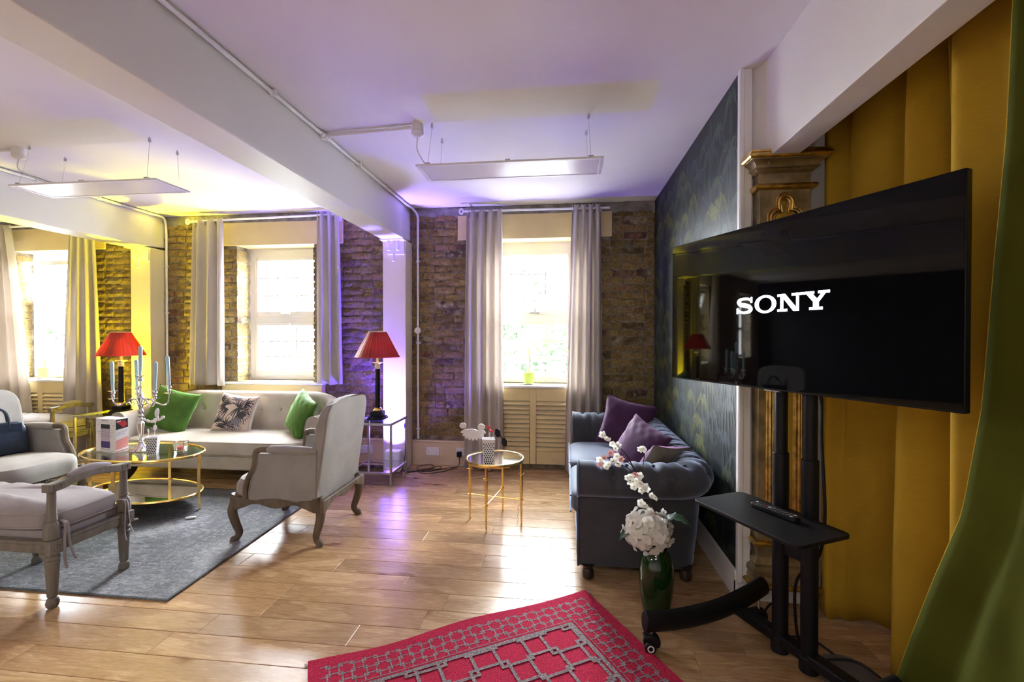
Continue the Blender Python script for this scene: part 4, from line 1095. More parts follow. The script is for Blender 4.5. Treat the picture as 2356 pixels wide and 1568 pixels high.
# ================================================================ ARMCHAIRS (local: front at +x, width along y)
def cabriole(x, y, ox, oy, h=0.30):
    # ox, oy: the way the knee swings out
    p = [(x, y, h+0.03), (x+ox*0.012, y+oy*0.012, h-0.02), (x+ox*0.030, y+oy*0.030, h*0.72), (x+ox*0.010, y+oy*0.010, h*0.42), (x-ox*0.008, y-oy*0.008, h*0.22), (x+ox*0.004, y+oy*0.004, h*0.09), (x+ox*0.020, y+oy*0.020, 0.025), (x+ox*0.024, y+oy*0.024, 0.0)]
    sp = spline(p, 4); n = len(sp)
    rs = [lerp(0.037, 0.019, min(1, (i/(n-1))*1.25)) for i in range(n)]
    for i in range(n-7, n): rs[i] = lerp(0.019, 0.025, min(1, (i-(n-7))/4))
    rs[-1] = 0.019
    return G().tube(sp, rs, 12)
def armchair(label, loc, rz):
    t = thing('armchair', label, 'armchair', loc, rz)
    hw = 0.315
    # seat: crowned front edge
    def seatf(u, v):
        rings = [(0, 0.30), (1, 0.30), (1.0, 0.345), (0.99, 0.39), (0.93, 0.425), (0.75, 0.445), (0.4, 0.458), (0.0, 0.46)]
        s, z = rings[min(7, int(round(v*7)))]; a = 2*PI*u; c, q = math.cos(a), math.sin(a); k = (abs(c)**5+abs(q)**5)**(-0.2)
        x = 0.035+c*k*s*0.315; y = q*k*s*(hw-0.012)
        if c > 0: x += 0.030*s*(1-(y/hw)**2)
        return (x, y, z - 0.02*max(0, -(x))/0.3)
    obj('seat', G().grid(seatf, 44, 8, cu=True), VELGREY, t)
    # wing back, raked
    def backf(u, v):
        # u runs round the section of the back, v from bottom to top
        z = lerp(0.29, 0.985, v)
        rake = -0.268-0.095*v**1.2
        th = 0.052+0.018*math.sin(PI*v)
        wing = 0.022*(1-abs(2*v-1.05)**2.2) if v < 1 else 0.0
        half = hw*(0.985 if v < 0.7 else 0.985*math.sqrt(max(0.05, 1-((v-0.7)/0.3)**4*0.30)))
        a = 2*PI*u; c, q = math.cos(a), math.sin(a); k = (abs(c)**9+abs(q)**9)**(-1/9)
        yy = q*k*half
        xx = rake+c*k*th*0.5
        wf = max(0.0, (abs(yy)/half-0.80)/0.20)
        if c > 0: xx += wing*wf*1.0
        # crest: high in the middle, rolling down at the ends
        if v > 0.8: z -= 0.032*((v-0.8)/0.2)*(abs(yy)/half)**3
        return (xx, yy, z)
    bk = G(); bk.grid(backf, 64, 22, cu=True)
    top = [bk.v[i*22+21] for i in range(64)]; bk.add(top, [tuple(range(64))])
    obj('backrest', bk, VELGREY, t, angle=60)
    for sg in (-1, 1):
        y0 = sg*(hw-0.002); y1 = sg*(hw-0.050)
        # upholstered side panel with its curved front edge
        prof = [(-0.30, 0.305), (0.20, 0.305), (0.195, 0.36), (0.185, 0.42), (0.165, 0.475), (0.140, 0.52), (0.128, 0.57), (0.125, 0.622), (-0.31, 0.632)]
        obj('side_panel', G().prism(prof, lambda p: (p[0], y0, p[1]), lambda p: (p[0], y1, p[1])), VELGREY, t, bevel=0.008)
        ring = [(x*0.97, sg*(hw-0.001), z*0.985+0.006) for (x, z) in prof]
        obj('piping', G().tube(ring, 0.0045, 6, closed=True), VELGREY, t)
        # padded arm and its wooden show frame
        pad = spline([(-0.30, sg*(hw-0.022), 0.645), (-0.18, sg*(hw-0.020), 0.648), (-0.02, sg*(hw-0.018), 0.652), (0.055, sg*(hw-0.016), 0.650)], 5)
        obj('arm_pad', G().tube(pad, [0.028+0.010*math.sin(PI*i/(len(pad)-1)) for i in range(len(pad))], 12, flat=(1.0, 0.8)), VELGREY, t)
        post = spline([(0.040, sg*(hw-0.016), 0.652), (0.115, sg*(hw-0.014), 0.652), (0.142, sg*(hw-0.012), 0.630), (0.146, sg*(hw-0.010), 0.565), (0.158, sg*(hw-0.008), 0.515), (0.190, sg*(hw-0.006), 0.460), (0.212, sg*(hw-0.006), 0.400), (0.216, sg*(hw-0.006), 0.315)], 4)
        obj('arm_frame', G().tube(post, [0.025]*4+[0.022]*(len(post)-4), 8, flat=(1, 1)), OLDWOOD, t)
        # scalloped side rail
        xs = [-0.30+0.60*i/24 for i in range(25)]
        lo = [0.262-0.018*math.cos(PI*4*(x+0.30)/0.60)-0.010*math.cos(PI*2*(x+0.30)/0.60) for x in xs]
        poly = [(x, z) for x, z in zip(xs, lo)] + [(x, 0.315+0.006*math.cos(PI*4*(x+0.3)/0.6)) for x in xs[::-1]]
        obj('side_rail', G().prism(poly, lambda p: (p[0], sg*(hw+0.004), p[1]), lambda p: (p[0], sg*(hw-0.030), p[1])), OLDWOOD, t, bevel=0.005)
    for (X0, d, nm) in ((0.335, 0.034, 'front_rail'), (-0.318, 0.030, 'back_rail')):
        ys = [-hw+2*hw*i/24 for i in range(25)]
        f = (lambda y: 0.030*(1-(y/hw)**2)) if X0 > 0 else (lambda y: 0.0)
        poly = [(y, 0.262-0.020*math.cos(PI*4*(y+hw)/(2*hw))-0.014*math.cos(PI*2*(y+hw)/(2*hw))) for y in ys]+[(y, 0.318) for y in ys[::-1]]
        r_ = obj(nm, G().prism(poly, lambda p: (X0+f(p[0]), p[0], p[1]), lambda p: (X0+f(p[0])-d, p[0], p[1])), OLDWOOD, t, bevel=0.005)
        if X0 > 0:
            cg = G()
            for q in range(7): cg.ball((X0+0.033, -0.06+0.02*q, 0.272+0.012*math.cos((q-3)*0.9)), 0.013, 5, (0.7, 1, 1))
            obj('carving', cg, OLDWOOD, r_)
    obj('leg', cabriole(0.300, hw-0.035, 1, 0.45), OLDWOOD, t); obj('leg', cabriole(0.300, -hw+0.035, 1, -0.45), OLDWOOD, t)
    obj('leg', cabriole(-0.285, hw-0.035, -1, 0.25), OLDWOOD, t); obj('leg', cabriole(-0.285, -hw+0.035, -1, -0.25), OLDWOOD, t)
    return t
ac = armchair('wing armchair seen from its side, between the sofa and the right glass table', (-1.955, 3.185, 0.0), PI)
dup(ac, (-4.42, 3.135, 0.0), 0, 'wing armchair at the left holding the navy handbag')

# ---- arm benches
def bench(label, loc, rz):
    t = thing('bench', label, 'bench', loc, rz)
    hx, hy = 0.315, 0.195
    end = {1: 0.315, -1: -0.985}; mid = -0.335; half = 0.65
    legp = [(0.018, 0.0), (0.026, 0.010), (0.030, 0.028), (0.024, 0.048), (0.017, 0.054), (0.021, 0.060), (0.024, 0.068), (0.0235, 0.075), (0.030, 0.225), (0.033, 0.240), (0.027, 0.247), (0.033, 0.256), (0.033, 0.268), (0.026, 0.274), (0.034, 0.285)]
    for sx_ in (-1, 0, 1):
        for sy_ in (-1, 1):
            ex = end.get(sx_, -0.29)
            l = obj('leg', G().lathe(legp, 24, (ex, sy_*hy, 0), flute=0.08, fn=8), GREYWOOD, t, angle=30)
            obj('block', G().box(ex-0.036, ex+0.036, sy_*hy-0.036, sy_*hy+0.036, 0.285, 0.358), GREYWOOD, l, bevel=0.004)
            rg = G()
            for q in range(8):
                a = 2*PI*q/8
                rg.ball((ex+0.016*math.cos(a), sy_*hy-0.036*1.0 if sy_ < 0 else sy_*hy+0.036, 0.321+0.016*math.sin(a)), 0.009, 4, (1, 0.5, 1))
                rg.ball((ex+sx_*0.036, sy_*hy+0.016*math.cos(a), 0.321+0.016*math.sin(a)), 0.009, 4, (0.5, 1, 1))
            rg.ball((ex, sy_*hy+sy_*0.036, 0.321), 0.008, 4, (1, 0.6, 1)).ball((ex+sx_*0.036, sy_*hy, 0.321), 0.008, 4, (0.6, 1, 1))
            obj('rosette', rg, GREYWOOD, l)
            if sx_ == 0: continue
            # fluted vase and turned post carrying the arm
            ps = G().lathe([(0.030, 0.358), (0.037, 0.366), (0.038, 0.380), (0.035, 0.425), (0.026, 0.442), (0.020, 0.450), (0.025, 0.458), (0.0225, 0.466), (0.020, 0.54), (0.019, 0.605), (0.023, 0.615)], 24, (ex, sy_*hy, 0), flute=0.10, fn=10)
            obj('arm_post', ps, GREYWOOD, t, angle=30)
    for sy_ in (-1, 1):
        obj('rail', G().box(end[-1]+0.03, end[1]-0.03, sy_*hy-0.022, sy_*hy+0.022, 0.290, 0.335).box(end[-1]+0.03, end[1]-0.03, sy_*hy-0.027, sy_*hy+0.027, 0.335, 0.352), GREYWOOD, t, bevel=0.004)
    for sx_ in (-1, 1):
        ex = end[sx_]
        obj('rail', G().box(ex-0.022, ex+0.022, -hy+0.03, hy-0.03, 0.290, 0.335).box(ex-0.027, ex+0.027, -hy+0.03, hy-0.03, 0.335, 0.352), GREYWOOD, t, bevel=0.004)
        # the arm: two straight ends and an arched padded middle
        a = spline([(ex, -hy-0.030, 0.635), (ex, -hy+0.04, 0.637), (ex, -hy+0.10, 0.650), (ex, 0.0, 0.662), (ex, hy-0.10, 0.650), (ex, hy-0.04, 0.637), (ex, hy+0.030, 0.635)], 5)
        g = G()
        for i in range(len(a)-1):
            pass
        vs = []; fs = []; n = len(a)
        for p in a:
            vs += [(p.x-0.024, p.y, p.z-0.026), (p.x+0.024, p.y, p.z-0.026), (p.x+0.024, p.y, p.z+0.018), (p.x-0.024, p.y, p.z+0.018)]
        for i in range(n-1):
            for k in range(4): fs.append((i*4+k, i*4+(k+1) % 4, (i+1)*4+(k+1) % 4, (i+1)*4+k))
        fs += [(3,2,1,0), tuple((n-1)*4+k for k in range(4))]
        arm = obj('arm', g.add(vs, fs), GREYWOOD, t, bevel=0.005, angle=50)
        for yy in (-hy+0.012, hy-0.012):
            sq = [(ex+sx_*0.0245, yy+dx_, 0.633+dz_) for dx_, dz_ in ((-0.016,-0.013),(0.016,-0.013),(0.016,0.013),(-0.016,0.013))]
            obj('carved_key', G().tube(sq, 0.003, 4, closed=True), GREYWOOD, arm)
        padl = a[9:22]
        pad = [Vector((p.x, p.y, p.z+0.016)) for p in padl]
        obj('arm_pad', G().tube(pad, [0.012+0.016*math.sin(PI*(0.12+0.76*i/(len(pad)-1))) for i in range(len(pad))], 12, flat=(0.95, 0.95)), LILACFAB, t)
    obj('seat_pad', G().box(end[-1]+0.012, end[1]-0.012, -hy+0.012, hy-0.012, 0.345, 0.395), LILACFAB, t, bevel=0.014, seg=3)
    # loose box cushion with gathered top
    def cf(u, v):
        rings = [(0, 0.402), (0.90, 0.400), (0.985, 0.404), (1.0, 0.415), (1.0, 0.470), (0.985, 0.483), (0.94, 0.494), (0.80, 0.512), (0.60, 0.524), (0.40, 0.530), (0.20, 0.532), (0.0, 0.533)]
        i = min(11, int(round(v*11))); s, z = rings[i]; a = 2*PI*u; c, q = math.cos(a), math.sin(a); k = (abs(c)**6+abs(q)**6)**(-1/6)
        x, y = c*k*s*(half+0.012), q*k*s*(hy+0.010)
        if abs(c*k*s) > 0.90 and abs(q*k*s) > 0.78: x *= 0.945; y *= 0.88
        if i > 5: z += 0.009*s*(1-s)*4*math.sin(x*42+y*9)*(1 if s > 0.1 else 0)
        return (x+mid, y, z)
    cu = obj('cushion', G().grid(cf, 96, 12, cu=True), LILACFAB, t, angle=80)
    for z, q in ((0.478, 5), (0.409, 3)):
        ring = [cf(i/96, q/11) for i in range(96)]
        obj('piping', G().tube([((p[0]-mid)*1.003+mid, p[1]*1.006, z) for p in ring], 0.0045, 6, closed=True), LILACFAB, cu)
    for sy_ in (-1, 1):
        for k, dl in ((0, 0.0), (1, 0.012)):
            x0 = hx+0.040
            obj('tie', G().tube(spline([(hx+0.005, sy_*(hy-0.04), 0.445), (x0+0.003, sy_*(hy-0.030)+dl, 0.43), (x0, sy_*(hy-0.028)+dl*2, 0.34), (x0+0.004*k, sy_*(hy-0.030)+dl*3, 0.24+0.02*k), (x0+0.010, sy_*(hy-0.030)+dl*4, 0.195+0.03*k)], 5), 0.0055, 6, flat=(1.2, 0.4)), LILACFAB, cu)
    return t
bn = bench('greywashed bench with lilac cushion in the foreground on the grey rug', (-2.985, 2.275, 0.0), 0)
dup(bn, (-5.82, 4.50, 0.0), 0, 'greywashed bench in yellow light below the window with the tilted sash')

# ---- handbag on the left armchair
t = thing('handbag', 'navy leather handbag with two handles on the left armchair', 'handbag', (-4.66, 3.22, 0.452), R(62))
def bagf(u, v):
    rings = [(0, 0), (1, 0), (1.03, 0.02), (1.02, 0.10), (0.95, 0.20), (0.86, 0.245), (0.84, 0.250), (0, 0.250)]
    s, z = rings[min(7, int(round(v*7)))]; a = 2*PI*u; c, q = math.cos(a), math.sin(a); k = (abs(c)**8+abs(q)**8)**(-1/8)
    dep = 0.085 if z < 0.05 else lerp(0.085, 0.035, (z-0.05)/0.2)
    return (c*k*s*0.18, q*k*s*dep, z)
obj('body', G().grid(bagf, 40, 8, cu=True), NAVYLEATHER, t)
for sg in (-1, 1):
    h = spline([(-0.075, sg*0.043, 0.17), (-0.075, sg*0.045, 0.25), (-0.055, sg*0.035, 0.34), (0, sg*0.03, 0.375), (0.055, sg*0.035, 0.34), (0.075, sg*0.045, 0.25), (0.075, sg*0.043, 0.17)], 5)
    obj('handle', G().tube(h, 0.0085, 8), NAVYLEATHER, t)
obj('flap', G().box(-0.15, 0.15, -0.052, -0.040, 0.17, 0.245), NAVYLEATHER, t, bevel=0.004)
obj('clasp', G().tube([(0, -0.052, 0.19), (0, -0.060, 0.19)], 0.012, 12).box(-0.02, 0.02, -0.056, -0.052, 0.20, 0.21), GOLD, t)

# ================================================================ COFFEE TABLE
def ellipse_ring(a, b, z, n=64): return [(a*math.cos(2*PI*i/n), b*math.sin(2*PI*i/n), z) for i in range(n)]
cx, cy, ZT = -3.485, 3.397, 0.47
t = thing('coffee_table', 'oval gold coffee table with glass top and mirrored lower shelf on the grey rug', 'table', (cx, cy, 0), -0.091)
a_, b_ = 0.520, 0.300
obj('top_rim', G().tube(ellipse_ring(a_, b_, ZT-0.010), 0.0125, 8, closed=True), GOLD, t)
obj('glass_top', G().prism([(p[0]*0.985, p[1]*0.985) for p in ellipse_ring(a_, b_, 0)], lambda p: (p[0], p[1], ZT-0.007), lambda p: (p[0], p[1], ZT)), TABLEGLASS, t, smooth=False)
obj('shelf_rim', G().tube(ellipse_ring(a_*0.97, b_*0.97, 0.137), 0.012, 8, closed=True), GOLD, t)
obj('mirror_shelf', G().prism([(p[0]*0.955, p[1]*0.955) for p in ellipse_ring(a_, b_, 0)], lambda p: (p[0], p[1], 0.128), lambda p: (p[0], p[1], 0.143)), MIRROR, t, smooth=False)
for q in (R(8), R(98), R(188), R(278)):
    lx, ly = a_*math.cos(q)*1.0, b_*math.sin(q)*1.0
    obj('leg', G().tube([(lx, ly, ZT-0.016), (lx*0.985, ly*0.985, 0.30), (lx*0.985, ly*0.985, 0.14), (lx*1.0, ly*1.0, 0.0)], [0.017, 0.015, 0.014, 0.010], 4), GOLD, t)

# candelabra and its candles
bx, by = -3.512, 3.402
t = thing('candelabra', 'silver five-armed candelabra on the gold coffee table', 'candelabra', (bx, by, ZT))
obj('base', G().lathe([(0.0, 0), (0.072, 0), (0.074, 0.006), (0.066, 0.012), (0.052, 0.020), (0.040, 0.034), (0.026, 0.052), (0.019, 0.068)], 24), CHROME, t)
obj('stem', G().lathe([(0.019, 0.066), (0.022, 0.072), (0.012, 0.080), (0.018, 0.088), (0.010, 0.098), (0.014, 0.12), (0.027, 0.215), (0.030, 0.232), (0.022, 0.240), (0.012, 0.250), (0.020, 0.262), (0.011, 0.275), (0.020, 0.292), (0.011, 0.305), (0.022, 0.330), (0.012, 0.350), (0.028, 0.385), (0.012, 0.400), (0.016, 0.410), (0.030, 0.440), (0.013, 0.462), (0.018, 0.470), (0.008, 0.490), (0.013, 0.535), (0.040, 0.541), (0.008, 0.546), (0.008, 0.58), (0.022, 0.585), (0.012, 0.605), (0.020, 0.618), (0.036, 0.624), (0.036, 0.628), (0.0, 0.628)], 20), CHROME, t)
cups = [(0, 0, 0.628)]
for (ux, dy, dz) in ((-0.236, -0.02, 0.500), (-0.135, 0.10, 0.520), (0.163, -0.03, 0.510), (0.206, 0.06, 0.545)):
    arm = spline([(0, 0, 0.415), (ux*0.18, dy*0.18, 0.428), (ux*0.35, dy*0.35, 0.425), (ux*0.55, dy*0.55, 0.395), (ux*0.78, dy*0.78, 0.378), (ux*0.95, dy*0.95, 0.400), (ux, dy, dz-0.075)], 6)
    a = obj('arm', G().tube(arm, [lerp(0.010, 0.0065, i/(len(arm)-1)) for i in range(len(arm))], 8).tube(spline([(ux*0.30, dy*0.3, 0.425), (ux*0.22, dy*0.22, 0.395), (ux*0.32, dy*0.32, 0.385), (ux*0.42, dy*0.42, 0.405)], 4), 0.005, 6), CHROME, t)
    obj('cup', G().lathe([(0.006, -0.08), (0.006, -0.074), (0.036, -0.069), (0.036, -0.066), (0.010, -0.060), (0.014, -0.045), (0.008, -0.035), (0.018, -0.022), (0.014, -0.010), (0.034, -0.004), (0.034, 0.0), (0, 0.0)], 18, (ux, dy, dz)), CHROME, a)
    cups.append((ux, dy, dz))
names = ['tall central pale blue candle of the candelabra', 'outer left pale blue candle of the candelabra', 'inner left pale blue candle of the candelabra', 'inner right pale blue candle of the candelabra', 'outer right pale blue candle, leaning, of the candelabra']
for (ux, dy, dz), nm, tl, hh in zip(cups, names, (0.01, -0.03, -0.03, 0.03, -0.06), (0.245, 0.245, 0.235, 0.235, 0.245)):
    o = obj('candle', G().lathe([(0.0105, 0.001), (0.0135, 0.12), (0.0145, hh-0.012), (0.008, hh-0.003), (0.003, hh)], 14), BLUECANDLE, None, loc=(bx+ux, by+dy, ZT+dz), rot=(0, tl, 0)); tag(o, nm, 'candle', 'pale blue candles')
    obj('wick', G().tube([(0, 0, hh-0.002), (0.001, 0, hh+0.010)], 0.0015, 5), WICK, o)

# menu box
A = Vector((-3.868, 3.345, ZT)); B = Vector((-3.640, 3.305, ZT)); Cc = Vector((-3.615, 3.520, ZT)); Hm = 0.275
dx = (B-A).normalized(); dn = Vector((dx.y, -dx.x, 0))
t = thing('menu_box', 'white card menu box with indigo and red panels on the gold coffee table', 'menu', tuple(A), math.atan2(dx.y, dx.x))
wm = (B-A).length; dm = 0.095
obj('carton', G().box(0, wm, 0, dm, 0, Hm), PAPER, t, bevel=0.0015)
pg = G()
def fp(g, u0, u1, v0, v1, e=0.0006, m_=0): g.mat(m_); g.add([(u0*wm, -e, v0*Hm), (u1*wm, -e, v0*Hm), (u1*wm, -e, v1*Hm), (u0*wm, -e, v1*Hm)], [(0,1,2,3)])
fp(pg, 0.27, 0.72, 0.70, 0.835, m_=0); fp(pg, 0.27, 0.72, 0.43, 0.70, m_=2); fp(pg, 0.27, 0.72, 0.125, 0.325, m_=1); fp(pg, 0.27, 0.72, 0.325, 0.43, m_=2); fp(pg, 0.27, 0.72, 0.085, 0.098, m_=0)
fp(pg, 0.30, 0.62, 0.935, 0.950, m_=0); fp(pg, 0.18, 0.82, 0.880, 0.884, m_=3)
for z, a0, a1 in ((0.645, 0.22, 0.78), (0.60, 0.07, 0.90), (0.548, 0.10, 0.86), (0.505, 0.25, 0.75), (0.465, 0.14, 0.84), (0.03, 0.2, 0.95)):
    u = a0
    while u < a1:
        l = 0.03+0.05*((int(u*971) % 7)/7); fp(pg, u, min(a1, u+l), z, z+0.012, 0.0009, 3); u += l+0.012
for (u, v) in ((0.10, 0.79), (0.86, 0.79)): fp(pg, u, u+0.05, v, v+0.025, m_=3)
obj('front_print', pg, [INK, INDIGO, LILACINK, GREYINK], t, raw=True, smooth=False)
sg_ = G()
def sp_(g, q, m_, e=0.0006): g.mat(m_); g.add([(wm+e, u*dm, v*Hm) for u, v in q], [tuple(range(len(q)))])
sp_(sg_, [(0.02,0.68),(0.98,0.72),(0.98,0.99),(0.02,0.98)], 0); sp_(sg_, [(0.05,0.93),(0.60,0.72),(0.9,0.80),(0.75,0.93)], 1, 0.0009); sp_(sg_, [(0.02,0.08),(0.98,0.14),(0.98,0.45),(0.02,0.36)], 2)
sp_(sg_, [(0.05,0.56),(0.95,0.62),(0.95,0.64),(0.05,0.58)], 3); sp_(sg_, [(0.05,0.50),(0.7,0.54),(0.7,0.56),(0.05,0.52)], 3); sp_(sg_, [(0.02,0.01),(0.98,0.05),(0.98,0.07),(0.02,0.03)], 1); sp_(sg_, [(0.08,0.90),(0.40,0.92),(0.40,0.95),(0.08,0.93)], 4, 0.0012)
obj('side_print', sg_, [INK, REDINK, PINKINK, LILACINK, PAPER], t, raw=True, smooth=False)

# popcorn cartons with photo props
def carton(label, loc, rz, h=0.135, wb=0.031, wt=0.043):
    t = thing('popcorn_carton', label, 'carton', loc, rz)
    g = G(); n = 9
    for (sx_, sy_) in ((0,-1), (1,0), (0,1), (-1,0)):
        top = []; 
        for i in range(n):
            u = -1+2*i/(n-1); zt = h+0.010*abs(math.sin(PI*(i)/2.0+0.8)); w = wt
            top.append((sx_*w if sx_ else u*w*(-sy_), sy_*w if sy_ else u*w*sx_, zt))
        b0 = (sx_*wb if sx_ else -wb*(-sy_), sy_*wb if sy_ else -wb*sx_, 0); b1 = (sx_*wb if sx_ else wb*(-sy_), sy_*wb if sy_ else wb*sx_, 0)
        g.add([b0, b1]+top[::-1], [tuple(range(2+n))])
    g.add([(-wb,-wb,0.001),(wb,-wb,0.001),(wb,wb,0.001),(-wb,wb,0.001)], [(0,1,2,3)])
    o = obj('box', g, PAPER, t, smooth=False); m = o.modifiers.new('card', 'SOLIDIFY'); m.thickness = 0.0012
    d = G()
    for f in range(4):
        M_ = Matrix.Rotation(f*PI/2, 3, 'Z')
        for r_ in range(9):
            z = 0.008+r_*0.0145; w = lerp(wb, wt, z/h)
            for c in range(5):
                x = (-0.82+0.41*c+(0.205 if r_ % 2 else 0))*w*0.98
                if x > w*0.92: continue
                vs = [M_ @ Vector((x+0.0050*math.cos(2*PI*q/8), -w-0.0022, z+0.0050*math.sin(2*PI*q/8))) for q in range(8)]
                d.add(vs, [tuple(range(8))])
    obj('polka_dots', d, INK, t, raw=True, smooth=False, label='black printed dots')
    return t
carton('polka-dot popcorn carton with white props on the gold coffee table', (-3.325, 3.325, ZT), R(30))
carton('polka-dot popcorn carton with photo props on the small round gold table', (-0.578, 3.405, 0.492), R(12), h=0.148, wb=0.036, wt=0.048)
def prop(label, loc, tilt, yaw, stick, shapes, mat_list):
    t = thing('photo_prop', label, 'photo prop', loc, yaw)
    obj('stick', G().tube([(0, 0, 0), (math.sin(tilt)*stick, 0, math.cos(tilt)*stick)], 0.0024, 6), PAPER, t)
    b = Vector((math.sin(tilt)*stick, 0, math.cos(tilt)*stick))
    for nm, polys, mi in shapes:
        g = G()
        for k, poly in enumerate(polys): g.prism(poly, lambda p: (b.x+p[0], -0.0012-0.0003*k, b.z+p[1]), lambda p: (b.x+p[0], 0.0012+0.0003*k, b.z+p[1]))
        obj(nm, g, mat_list[mi], t, smooth=False)
    return t
def oval(cx, cy, a, b, rot=0, n=18): return [(cx+a*math.cos(2*PI*i/n)*math.cos(rot)-b*math.sin(2*PI*i/n)*math.sin(rot), cy+a*math.cos(2*PI*i/n)*math.sin(rot)+b*math.sin(2*PI*i/n)*math.cos(rot)) for i in range(n)]
prop('white knobbly photo prop standing in the coffee table carton', (-3.318, 3.325, ZT+0.004), 0.06, 0.25, 0.245, [('cutout', [oval(-0.002, -0.035, 0.014, 0.022), oval(-0.005, 0.020, 0.013, 0.02), oval(0.012, 0.085, 0.016, 0.036, -0.15), oval(0.014, 0.045, 0.010, 0.02), oval(0.035, 0.030, 0.024, 0.010, 0.5), oval(0.056, 0.046, 0.014, 0.012), oval(-0.025, 0.014, 0.022, 0.010, -0.1), oval(-0.055, 0.018, 0.018, 0.010, -0.5), oval(-0.080, 0.032, 0.013, 0.008, -0.8)], 0)], [PAPER])
prop('white photo prop leaning low in the coffee table carton', (-3.345, 3.318, ZT+0.004), -0.06, 0.2, 0.17, [('cutout', [oval(0, 0.012, 0.007, 0.018, 0.1)], 0)], [PAPER])
fan = []
for i in range(9):
    a = PI+0.35+ (PI-0.75)*i/8; r1 = 0.10
    fan.append(oval(-0.075+0.095*math.cos(a)*0.75, 0.055+0.075*math.sin(a)*0.85, 0.032, 0.013, a*1.0))
prop('white feathery moustache photo prop in the carton on the small round gold table', (-0.600, 3.42, 0.497), -0.12, 0.1, 0.17, [('cutout', fan+[oval(-0.155, 0.075, 0.026, 0.022), oval(-0.015, 0.065, 0.028, 0.024), oval(-0.09, 0.03, 0.05, 0.02)], 0)], [PAPER])
lips = [(-0.030, 0.055), (-0.020, 0.040), (0.000, 0.008), (0.020, 0.006), (0.034, 0.012), (0.022, 0.030), (0.004, 0.045), (-0.012, 0.062)]
prop('red lips photo prop in the carton on the small round gold table', (-0.575, 3.43, 0.497), 0.02, 0.1, 0.185, [('lips', [lips], 0), ('teeth', [[(-0.004, 0.036), (0.004, 0.020), (0.014, 0.018), (0.006, 0.032)], [(-0.0041, 0.0361), (0.0041, 0.0201), (0.0141, 0.0181), (0.0061, 0.0321)]], 1)], [REDINK, PAPER])
sung = [(-0.004, 0.002), (0.006, 0.018), (0.034, 0.016), (0.056, -0.004), (0.060, -0.026), (0.042, -0.036), (0.016, -0.026)]
def rot2(poly, a, ox, oy): return [(ox+x*math.cos(a)-y*math.sin(a), oy+x*math.sin(a)+y*math.cos(a)) for x, y in poly]
prop('black sunglasses photo prop in the carton on the small round gold table', (-0.560, 3.39, 0.497), 0.12, 0.1, 0.205, [('lens', [rot2(sung, -0.75, 0.015, 0.018)], 0), ('lens', [rot2(sung, -0.75, 0.065, -0.052)], 0), ('bridge', [rot2([(-0.012, -0.004), (0.02, -0.004), (0.02, 0.004), (-0.012, 0.004)], -0.9, 0.056, -0.036)], 0)], [BLACKPL])

# votive
t = thing('votive', 'square clear glass votive holding red wax on the gold coffee table', 'candle holder', (-3.148, 3.405, ZT), R(20))
vg = G(); w0, w1, hv = 0.034, 0.042, 0.084
def sqr(w, z): return [(-w,-w,z),(w,-w,z),(w,w,z),(-w,w,z)]
vg.add(sqr(w0, 0.0)+sqr(w1, hv)+sqr(w1-0.006, hv)+sqr(w0-0.006, 0.022), [(0,3,2,1)]+[(i, (i+1) % 4, 4+(i+1) % 4, 4+i) for i in range(4)]+[(4+i, 4+(i+1) % 4, 8+(i+1) % 4, 8+i) for i in range(4)]+[(8+i, 8+(i+1) % 4, 12+(i+1) % 4, 12+i) for i in range(4)]+[(12,13,14,15)])
obj('glass', vg, M('votive_glass', (1, 1, 1), 0.02, trans=1.0), t, bevel=0.003)
obj('wax', G().lathe([(0, 0.022), (0.024, 0.022), (0.026, 0.046), (0.016, 0.042), (0, 0.043)], 18), REDWAX, t)

# ================================================================ GLASS SIDE TABLES AND LAMPS
def glass_table(label, x0, x1, y0, y1, h):
    t = thing('side_table', label, 'table', ((x0+x1)/2, (y0+y1)/2, 0), 0, 'steel and glass side tables')
    hx, hy, s = (x1-x0)/2, (y1-y0)/2, 0.020
    for sx_ in (-1, 1):
        for sy_ in (-1, 1):
            X, Y = sx_*(hx-s/2), sy_*(hy-s/2)
            obj('leg', G().box(X-s/2, X+s/2, Y-s/2, Y+s/2, 0, h-0.006), SILVERPAINT, t, bevel=0.002)
    for z, nm, mt in ((h, 'glass_top', TABLEGLASS), (0.135, 'lower_shelf', TABLEGLASS)):
        fr = G()
        for sy_ in (-1, 1): fr.box(-hx+s, hx-s, sy_*(hy-s/2)-s/2, sy_*(hy-s/2)+s/2, z-0.026, z-0.006)
        for sx_ in (-1, 1): fr.box(sx_*(hx-s/2)-s/2, sx_*(hx-s/2)+s/2, -hy+s, hy-s, z-0.026, z-0.006)
        f = obj('frame', fr, SILVERPAINT, t, bevel=0.002)
        obj(nm, G().box(-hx+0.002, hx-0.002, -hy+0.002, hy-0.002, z-0.006, z) if z > 0.3 else G().box(-hx+s, hx-s, -hy+s, hy-s, z-0.012, z-0.005), TABLEGLASS if z > 0.3 else MIRROR_SMOKE, t, smooth=False)
    return t
MIRROR_SMOKE = glassy('mirror_glass_shelf', (0.45, 0.45, 0.47), 5.0)
glass_table('steel and glass side table under the right red lamp', -2.055, -1.630, 4.135, 4.57, 0.60)
glass_table('steel and glass side table under the left red lamp, behind the menu box', -5.115, -4.690, 4.19, 4.62, 0.60)
